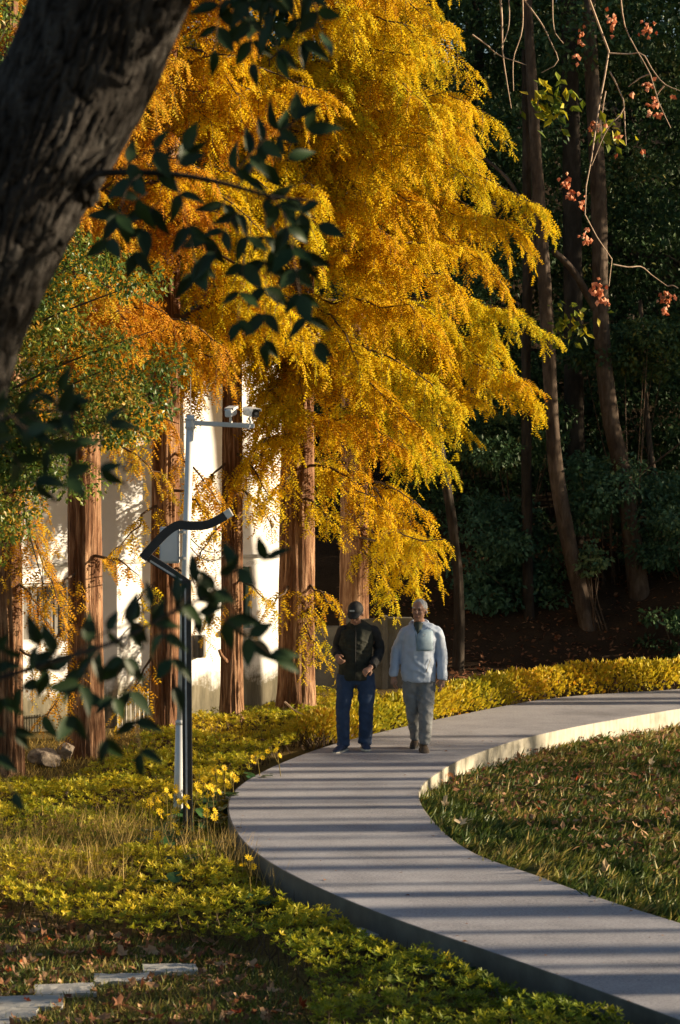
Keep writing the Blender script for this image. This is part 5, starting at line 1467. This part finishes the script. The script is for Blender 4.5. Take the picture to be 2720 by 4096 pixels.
def loft(pts, rx, ry, n=20, ends=True):
    """tube whose section is rx across x and ry in depth (for mostly vertical chains)"""
    P = smooth_path(pts, 28); m = len(P)
    s0 = np.r_[0, np.cumsum(np.linalg.norm(np.diff(np.asarray(pts, float), axis=0), axis=1))]; s0 /= s0[-1]
    u = np.linspace(0, 1, m)
    RX, RY = np.interp(u, s0, rx), np.interp(u, s0, ry)
    T = norm(np.gradient(P, axis=0)); V = []
    a = np.linspace(0, 2 * np.pi, n, endpoint=False)
    for i in range(m):
        X = np.array([1.0, 0, 0]); X = X - T[i] * (X @ T[i]); X = norm(X); Y = np.cross(T[i], X)
        V.append(P[i] + np.cos(a)[:, None] * X * RX[i] + np.sin(a)[:, None] * Y * RY[i])
    V = np.vstack(V); F = []
    for i in range(m - 1):
        for j in range(n): F.append((i * n + j, i * n + (j + 1) % n, (i + 1) * n + (j + 1) % n, (i + 1) * n + j))
    F += [tuple(range(n - 1, -1, -1)), tuple((m - 1) * n + j for j in range(n))]
    return V, F

def fuse(name, shapes, mat, parent, off, voxel=.008, smooth_it=4, wrinkle=0.0, wf=9.0, wz=16.0, seed=1.0, decimate=None):
    """join closed shapes into one continuous surface (voxel remesh + smooth), with cloth wrinkles"""
    mb = MB()
    for V, F in shapes: mb.add(V, F)
    me = bpy.data.meshes.new(name); me.from_pydata(mb.v, [], mb.f)
    bm = bmesh.new(); bm.from_mesh(me); bmesh.ops.recalc_face_normals(bm, faces=bm.faces); bm.to_mesh(me); bm.free()
    o = bpy.data.objects.new(name, me); COL.objects.link(o)
    r = o.modifiers.new("r", 'REMESH'); r.mode = 'VOXEL'; r.voxel_size = voxel
    if smooth_it:
        s = o.modifiers.new("s", 'SMOOTH'); s.iterations = smooth_it; s.factor = .5
    dg = bpy.context.evaluated_depsgraph_get()
    me2 = bpy.data.meshes.new_from_object(o.evaluated_get(dg))
    o.modifiers.clear(); o.data = me2; bpy.data.meshes.remove(me)
    me2.name = name
    n = len(me2.vertices)
    co = np.empty(n * 3, np.float32); me2.vertices.foreach_get("co", co); co = co.reshape(-1, 3).astype(float)
    if wrinkle:
        nn = np.empty(n * 3, np.float32); me2.vertex_normals.foreach_get("vector", nn); nn = nn.reshape(-1, 3)
        w = vnoise(np.c_[co[:, 0] * wf + seed, co[:, 1] * wf, co[:, 2] * wz + co[:, 0] * wf * .9]) - .5
        w2 = vnoise(np.c_[co[:, 0] * wf * 2.3 + seed, co[:, 1] * wf * 2.3, co[:, 2] * wz * 2.1 - co[:, 0] * wf]) - .5
        fold = (1 - np.abs(w) * 4) * .5 + w2 * .6
        co = co + nn * (wrinkle * fold)[:, None]
        me2.vertices.foreach_set("co", co.astype(np.float32).ravel())
    me2.polygons.foreach_set("use_smooth", np.ones(len(me2.polygons), bool))
    me2.materials.clear(); me2.materials.append(mat)
    me2.update()
    o.parent = parent
    return o

def part(name, shapes, mat, parent, smooth=True):
    mb = MB()
    for V, F in shapes: mb.add(V, F)
    return mb.build(name, mat, parent, smooth=smooth, world=False)

PXM = 0.001057
def zp(cx, x, y, dep=0.0):
    """zoomed photo measure -> person coordinates (x right, -y towards the camera, z up)"""
    return np.array([(x - cx) * PXM, dep, (1730 - y) * PXM])

def hand(wrist, dirv, palm_n, side, curl=.5, s=1.0):
    """palm and five bent fingers as closed tubes; dirv = forearm direction, side = thumb side"""
    d = norm(dirv); pn = norm(palm_n - d * (np.dot(palm_n, d))); sd = np.cross(d, pn) * side
    sh = []
    L = .085 * s
    k0 = wrist + d * .01
    sh.append(loft([wrist - d * .02, wrist + d * .03, wrist + d * L * .75, wrist + d * L], [.026 * s, .036 * s, .042 * s, .038 * s], [.02 * s, .017 * s, .016 * s, .012 * s], 12))
    for i, (off, ln) in enumerate(((.028, .068), (.010, .078), (-.009, .072), (-.027, .056))):
        b = wrist + d * L * .88 + sd * off * s
        ln *= s
        pts = [b - d * .02]
        ang = 0; p = b.copy()
        pts.append(p.copy())
        for j, f in enumerate((.42, .33, .25)):
            ang += curl * (.75 + .1 * i)
            p = p + (d * math.cos(ang) + pn * math.sin(ang)) * ln * f
            pts.append(p.copy())
        sh.append(tube_vf(smooth_path(pts, 10), np.linspace(.0105, .0078, 10) * s, 8))
    b = wrist + d * L * .25 + sd * .03 * s
    t1 = b + (d * .55 + sd * .6 + pn * .35) * .04 * s; t2 = t1 + (d * .85 + sd * .05 + pn * .45) * .032 * s
    sh.append(tube_vf(smooth_path([b - sd * .02, b, t1, t2], 10), np.linspace(.0145, .0095, 10) * s, 8))
    return sh

def head_shapes(c, yaw, pitch, s=1.0):
    """closed shapes of a head with face features; c = centre of the skull"""
    R = (Matrix.Rotation(yaw, 3, 'Z') @ Matrix.Rotation(pitch, 3, 'X'))
    R = np.array(R)
    def E(p, r, rr=None):
        V, F = ellip((0, 0, 0), np.array(r) * s, 20)
        if rr is not None: V = V @ np.array(rr).T
        V = (V + np.array(p) * s) @ R.T + c
        return V, F
    sh = [E((0, .008, .02), (.076, .094, .098)), E((0, -.022, -.045), (.062, .068, .078)), E((0, -.048, -.095), (.034, .034, .026)),
          E((0, -.082, .028), (.05, .018, .014)), E((.036, -.066, -.025), (.026, .024, .022)), E((-.036, -.066, -.025), (.026, .024, .022)),
          E((0, -.096, -.016), (.012, .016, .028)), E((0, -.104, -.03), (.017, .015, .012)), E((0, -.082, -.066), (.026, .016, .014)),
          E((.078, .012, -.01), (.011, .022, .034)), E((-.078, .012, -.01), (.011, .022, .034))]
    def pt(p): return np.array(p) * s @ R.T + c
    return sh, R, E, pt

def shoe(parent, heel, toe, mat, sole, w=.05, h=.075):
    d = norm(np.array([toe[0] - heel[0], toe[1] - heel[1], 0.])); L = np.linalg.norm((toe - heel)[:2])
    sdv = np.array([-d[1], d[0], 0])
    up, so = [], []
    n = 14
    prof = [(0.0, .55, .9, 1.0), (.08, .78, 1.0, 1.0), (.3, .82, 1.0, .98), (.5, .88, .82, .92), (.72, 1.0, .6, .6), (.9, .85, .42, .45), (1.0, .45, .25, .3)]
    lift = toe[2] - heel[2]
    V = []; F = []
    VS = []
    for (u, ww, hh, _) in prof:
        c = heel + d * L * u + np.array([0, 0, lift * u])
        for j in range(n):
            a = 2 * math.pi * j / n
            V.append(c + sdv * math.cos(a) * w * ww + np.array([0, 0, h * hh * (.5 + .5 * math.sin(a)) + .012]))
        for (q, zz) in ((-1.08, 0), (1.08, 0), (1.08, .02), (-1.08, .02)):
            VS.append(c + sdv * q * w * ww + np.array([0, 0, zz]) + d * (.008 if u > .95 else (-.006 if u == 0 else 0)))
    m = len(prof)
    for i in range(m - 1):
        for j in range(n): F.append((i * n + j, i * n + (j + 1) % n, (i + 1) * n + (j + 1) % n, (i + 1) * n + j))
    F += [tuple(range(n - 1, -1, -1)), tuple((m - 1) * n + j for j in range(n))]
    FS = []
    for i in range(m - 1):
        for j in range(4): FS.append((i * 4 + j, i * 4 + (j + 1) % 4, i * 4 + 4 + (j + 1) % 4, i * 4 + 4 + j))
    FS += [(3, 2, 1, 0), tuple((m - 1) * 4 + j for j in range(4))]
    so_ = part("shoe", [(V, F)], mat, parent)
    part("sole", [(VS, FS)], sole, so_, smooth=False)

DPE = 27.55
# ---------------- man in the black cap
cxA = 450
gA = W(1250 + cxA * .3827, 3000, DPE)
pA = empty("person", (gA[0], DPE, 0.0), "man in black cap, dark vest and blue jeans, fists raised at his waist", "person")
z = lambda x, y, d=0.0: zp(cxA, x, y, d)
hcA = z(452, 285, -.07)
hs, RA, EA, ptA = head_shapes(hcA, math.radians(-14), math.radians(24), .98)
neck = [loft([z(455, 480, .02), z(453, 420, -.01), z(452, 350, -.04)], [.06, .056, .056], [.06, .058, .06])]
wl, wr = z(258, 722, -.13), z(612, 838, -.2)
el, er = z(258, 660, .07), z(696, 690, .05)
handL = hand(z(262, 735, -.15), np.array([.22, -.75, -.42]), np.array([.9, .1, -.3]), 1, .95, 1.0)
handR = hand(z(600, 842, -.22), np.array([-.62, -.6, -.38]), np.array([-.3, .4, -.8]), 1, .95, 1.0)
torso = [loft([z(455, 1000), z(455, 900), z(455, 720), z(460, 560), z(465, 480, .01), z(456, 400, .01)], [.15, .15, .15, .165, .15, .06], [.09, .1, .11, .11, .08, .06])]
armsA = [loft([z(330, 490), el, z(260, 735, -.15)], [.055, .045, .028], [.055, .045, .028]), loft([z(620, 490), er, z(602, 842, -.22)], [.055, .045, .028], [.055, .045, .028])]
hipL, hipR = z(355, 960), z(555, 960)
kL, kR = z(318, 1310, -.05), z(560, 1310, -.03)
aL, aR = z(322, 1650, -.02), z(548, 1640, .06)
legsA = [loft([hipL, kL, aL], [.07, .047, .036], [.075, .05, .04]), loft([hipR, kR, aR], [.07, .047, .036], [.075, .05, .04])]
fuse("body", hs + neck + torso + armsA + legsA + handL + handR, M['skin'], pA, 0, .0058, 3)
fuse("vest", [loft([z(452, 985), z(452, 900), z(450, 720), z(460, 560), z(468, 470, .01), z(464, 425, .01), z(458, 385, -.005)], [.185, .192, .18, .19, .198, .15, .08], [.145, .15, .15, .145, .125, .11, .085])], M['vest'], pA, 0, .0105, 2, .010, 8, 22, 3)
slv = fuse("sleeves", [loft([z(355, 455, .01), z(306, 490, .01), el, z(258, 718, -.13)], [.05, .06, .055, .044], [.06, .068, .06, .046]),
                 loft([z(585, 455, .01), z(645, 490, .01), er, z(618, 828, -.2)], [.05, .062, .058, .046], [.06, .07, .062, .048])], M['sleeve_black'], pA, 0, .0105, 3, .012, 11, 16, 5)
fuse("jeans", [loft([z(352, 930), z(345, 1050), kL, z(322, 1600, -.02), z(320, 1672, -.02)], [.1, .102, .074, .068, .07], [.115, .115, .088, .082, .085]),
               loft([z(552, 930), z(562, 1050), kR, z(552, 1600, .05), z(546, 1665, .05)], [.1, .102, .078, .072, .075], [.115, .115, .088, .082, .085]),
               loft([z(452, 905), z(452, 960), z(452, 1030)], [.18, .185, .1], [.125, .13, .1])], M['jeans'], pA, 0, .0105, 2, .014, 9, 15, 7)
fuse("collar", [loft([z(455, 440, .0), z(455, 385, -.01)], [.088, .078], [.088, .08])], M['vest'], pA, 0, .007, 2)
def vest_y(x, y):
    rx = np.interp(y, [470, 560, 720, 900], [.198, .19, .18, .192]); ry = np.interp(y, [470, 560, 720], [.125, .145, .15])
    return -ry * math.sqrt(max(.05, 1 - ((x - 455) * PXM / rx) ** 2))
for x0, x1, y0, y1 in ((335, 415, 550, 640), (500, 590, 550, 640)):
    V = [z(x, y, vest_y(x, y) + .001) for y in np.linspace(y0, y1, 6) for x in np.linspace(x0, x1, 7)]
    F = [(r * 7 + c_, r * 7 + c_ + 1, r * 7 + c_ + 8, r * 7 + c_ + 7) for r in range(5) for c_ in range(6)]
    po = part("pocket", [(V, F)], M['vest'], pA); so = po.modifiers.new("t", 'SOLIDIFY'); so.thickness = .012; so.offset = 1
part("zip", [tube_vf([z(452, 420, -.105), z(450, 560, -.155), z(448, 740, -.16), z(448, 970, -.155)], [.004] * 4, 6)], M['cap_black'], pA)
shoe(pA, z(350, 1722, .02), z(232, 1738, -.22), M['shoe_blue'], M['sole_pale'], .05, .085)
shoe(pA, z(535, 1716, .10), z(572, 1722, -.13), M['shoe_blue'], M['sole_pale'], .05, .085)
# cap
V, F = ellip((0, 0, 0), np.array((.088, .106, .092)) * .98, 24)
V = V[:, :]; cap = [((V * [1, 1, 1] + np.array((0, .006, .045))) @ RA.T + hcA, F)]
capo = fuse("cap", cap, M['cap_black'], pA, 0, .006, 1)
bv, bf = [], []
for k, (yy, ww, zz) in enumerate(((-.07, .074, .052), (-.10, .076, .046), (-.135, .066, .034), (-.162, .04, .022), (-.17, .015, .018))):
    for t in (-1, -.5, 0, .5, 1):
        for th in (0, .006): bv.append(np.array((ww * t, yy + .012 * t * t, zz - .012 * t * t + th)) @ RA.T + hcA)
for k in range(4):
    for j in range(4):
        a = (k * 5 + j) * 2; c2 = a + 2; d2 = a + 10; e2 = d2 + 2
        bf += [(a, c2, e2, d2), (a + 1, d2 + 1, e2 + 1, c2 + 1)]
    a = k * 10; bf += [(a, a + 10, a + 11, a + 1), (a + 8, a + 9, a + 19, a + 18)]
bf += [(40 + 2 * j, 42 + 2 * j, 43 + 2 * j, 41 + 2 * j) for j in range(4)]
part("brim", [(bv, bf)], M['cap_black'], capo)
lg = MB()
for (x, w_) in ((-.022, .009), (-.008, .011), (.007, .009), (.02, .010)):
    V_ = [np.array((x + sx_ * w_ / 2 - .012, -.1015 + (.004 if sz_ > 0 else 0), .083 + sz_ * .009)) @ RA.T + hcA for sx_, sz_ in ((-1, -1), (1, -1), (1, 1), (-1, 1))]
    V_ += [q + np.array([0, -.004, 0]) for q in V_]
    lg.add(V_, [(0, 1, 2, 3), (7, 6, 5, 4), (0, 4, 5, 1), (1, 5, 6, 2), (2, 6, 7, 3), (3, 7, 4, 0)])
lg.build("cap_logo", M['white_patch'], capo, world=False)
fuse("hair", [EA((0, .03, .005), (.081, .082, .075))], M['hair_dark'], pA, 0, .007, 1)
for sx_ in (1, -1): part("eye", [EA((sx_ * .03, -.081, .008), (.013, .008, .006))], M['eye'], pA)
part("mouth", [EA((0, -.094, -.068), (.022, .006, .005))], M['lip'], pA)

# ---------------- man in the pale blue jacket
cxB = 1115
gB = W(1250 + cxB * .3827, 3000, DPE)
pB = empty("person", (gB[0], DPE + .05, 0.0), "white haired man in pale blue anorak and grey trousers striding along the path", "person")
z = lambda x, y, d=0.0: zp(cxB, x, y, d)
hcB = z(1115, 262, -.03)
hs, RB, EB, ptB = head_shapes(hcB, math.radians(-20), math.radians(-2), 1.0)
neck = [loft([z(1115, 480, .02), z(1115, 420, .0), z(1115, 350, -.01)], [.064, .06, .06], [.066, .062, .064])]
eL, eR = z(880, 705, .06), z(1348, 705, .03)
wL, wR = z(852, 945, -.03), z(1352, 985, -.06)
handL = hand(z(850, 955, -.035), np.array([.03, -.12, -1.]), np.array([.9, .3, 0]), -1, .38, 1.0)
handR = hand(z(1348, 985, -.06), np.array([-.05, -.18, -1.]), np.array([-.9, .3, 0]), 1, .38, 1.0)
torso = [loft([z(1110, 1030), z(1110, 940), z(1108, 720), z(1115, 560), z(1120, 480, .01), z(1115, 400, .01)], [.11, .13, .15, .165, .15, .06], [.09, .1, .11, .11, .08, .06])]
armsB = [loft([z(990, 495), eL, z(850, 955, -.035)], [.055, .045, .028], [.055, .045, .028]), loft([z(1280, 495), eR, z(1348, 985, -.06)], [.055, .045, .028], [.055, .045, .028])]
kL, kR = z(1050, 1330, .02), z(1182, 1330, -.14)
aL, aR = z(1083, 1625, .2), z(1168, 1640, -.13)
legsB = [loft([z(1040, 1010), kL, aL], [.066, .045, .034], [.07, .05, .036]), loft([z(1180, 1010), kR, aR], [.066, .045, .034], [.07, .05, .036])]
fuse("body", hs + neck + torso + armsB + legsB + handL + handR, M['skin'], pB, 0, .0058, 3)
jk = fuse("jacket", [loft([z(1106, 1005), z(1106, 970), z(1105, 860), z(1106, 720), z(1116, 560), z(1132, 480, .01), z(1126, 430, .012), z(1120, 390, .015)], [.185, .19, .192, .182, .188, .2, .155, .075], [.14, .145, .155, .155, .145, .125, .11, .08]),
                loft([z(1020, 465, .01), z(972, 495, .01), eL, z(852, 900, -.02), z(850, 952, -.03)], [.05, .062, .058, .05, .048], [.06, .07, .062, .055, .052]),
                loft([z(1245, 465, .01), z(1300, 495, .01), eR, z(1356, 930, -.045), z(1352, 985, -.055)], [.05, .064, .06, .053, .05], [.06, .072, .066, .058, .055])], M['jacket_blue'], pB, 0, .0105, 2, .017, 8, 13, 11)
fuse("trousers", [loft([z(1035, 960), z(1030, 1060), kL, z(1080, 1560, .16), z(1083, 1625, .19)], [.1, .1, .073, .06, .056], [.115, .115, .088, .075, .07]),
                  loft([z(1190, 960), z(1192, 1060), kR, z(1172, 1560, -.13), z(1170, 1640, -.12)], [.1, .1, .078, .064, .06], [.115, .115, .092, .08, .074]),
                  loft([z(1110, 930), z(1110, 985), z(1110, 1050)], [.165, .172, .09], [.125, .13, .1])], M['trousers_grey'], pB, 0, .0105, 2, .017, 10, 17, 13)
# hood lying round the neck, open collar, dark shirt in the opening
hood = []
for a0_, a1_ in ((-70, 250),):
    pts = []
    for a in np.linspace(a0_, a1_, 14):
        r = math.radians(a); pts.append(z(1118, 400 - 22 * math.sin(r), 0) + np.array([.095 * math.cos(r) * 1.0, .02 + .085 * math.sin(r), .02 * math.sin(r) - .015]))
    hood.append(tube_vf(np.array(pts), np.r_[.012, np.full(12, .026), .012], 10))
fuse("hood", hood, M['jacket_blue'], pB, 0, .007, 2, .005, 14, 14, 2)
def front_patch(name, poly, mat, dep, parent, th=.008):
    V = [z(x, y, d_) for (x, y, d_) in poly]; n = len(V)
    V2 = [q + np.array([0, th, 0]) for q in V]
    F = [tuple(range(n)), tuple(range(2 * n - 1, n - 1, -1))] + [(i, n + i, n + (i + 1) % n, (i + 1) % n) for i in range(n)]
    return part(name, [(V + V2, F)], mat, parent, smooth=False)
fuse("shirt", [loft([z(1100, 520, -.10), z(1104, 440, -.072), z(1110, 395, -.05)], [.02, .05, .06], [.04, .05, .05])], M['shirt_dark'], pB, 0, .006, 2)
def chest_y(x, y):
    # front of the jacket (ellipse sections), slightly proud
    rx = np.interp(y, [460, 560, 720, 860], [.18, .198, .188, .196]); ry = np.interp(y, [400, 460, 560, 720, 860, 970], [.08, .115, .145, .155, .155, .145])
    dx = (x - 1115) * PXM
    return -ry * math.sqrt(max(.05, 1 - (dx / rx) ** 2)) - .006
pl = []
gxs, gys = np.linspace(1085, 1255, 9), np.linspace(455, 675, 9)
V = [z(x + (30 if y < 500 else 0) * (1 - j / 8), y, chest_y(x, y) - .001) for y in gys for j, x in enumerate(gxs)]
F = [(r * 9 + c_, r * 9 + c_ + 1, r * 9 + c_ + 10, r * 9 + c_ + 9) for r in range(8) for c_ in range(8)]
po = part("chest_panel", [(V, F)], M['panel_blue'], jk)
so = po.modifiers.new("t", 'SOLIDIFY'); so.thickness = .004
q = z(1165, 508, chest_y(1165, 508) - .012)
MB().box(q, (.022, .003, .012)).box(q + [.004, 0, -.014], (.012, .003, .005)).build("chest_logo", M['white_patch'], jk, world=False)
part("zip", [tube_vf([z(1062, 430, -.10), z(1075, 520, chest_y(1075, 520)), z(1082, 600, chest_y(1082, 600) - .003), z(1084, 675, chest_y(1084, 675) - .003)], [.005] * 4, 6)], M['panel_blue'], jk)
part("zip", [tube_vf([z(1230, 760, chest_y(1230, 760)), z(1200, 850, chest_y(1200, 850)), z(1185, 900, chest_y(1185, 900))], [.004] * 3, 6)], M['sole_pale'], jk)
for side_ in (-1, 1):
    V, F = [], []
    a = z(1108 + side_ * 8, 500, -.135); c = z(1112 + side_ * 66, 395, -.06); e = z(1112 + side_ * 95, 440, -.10)
    V = [a, c, e]; V2 = [q + np.array([0, .012, 0]) for q in V]
    part("lapel", [(V + V2, [(0, 1, 2), (5, 4, 3), (0, 3, 4, 1), (1, 4, 5, 2), (2, 5, 3, 0)])], M['jacket_blue'], jk, smooth=False)
shoe(pB, z(1090, 1700, .27), z(1055, 1724, .04), M['shoe_brown'], M['sole_dark'], .046, .085)
shoe(pB, z(1150, 1725, -.02), z(1172, 1757, -.30), M['shoe_brown'], M['sole_dark'], .054, .09)
V, F = EB((0, .022, .036), (.083, .092, .094))
hv = np.array(V)
fuse("hair", [(hv, F)], M['hair_white'], pB, 0, .006, 1, .004, 40, 40, 3)
for sx_ in (1, -1):
    part("eye", [EB((sx_ * .03, -.081, .008), (.013, .008, .006))], M['eye'], pB)
    part("eyebrow", [EB((sx_ * .031, -.093, .032), (.018, .006, .005))], M['hair_white'], pB)
part("mouth", [EB((0, -.096, -.068), (.024, .006, .006))], M['lip'], pB)
part("earphone", [EB((.088, .0, -.016), (.008, .008, .014))], M['white_patch'], pB)
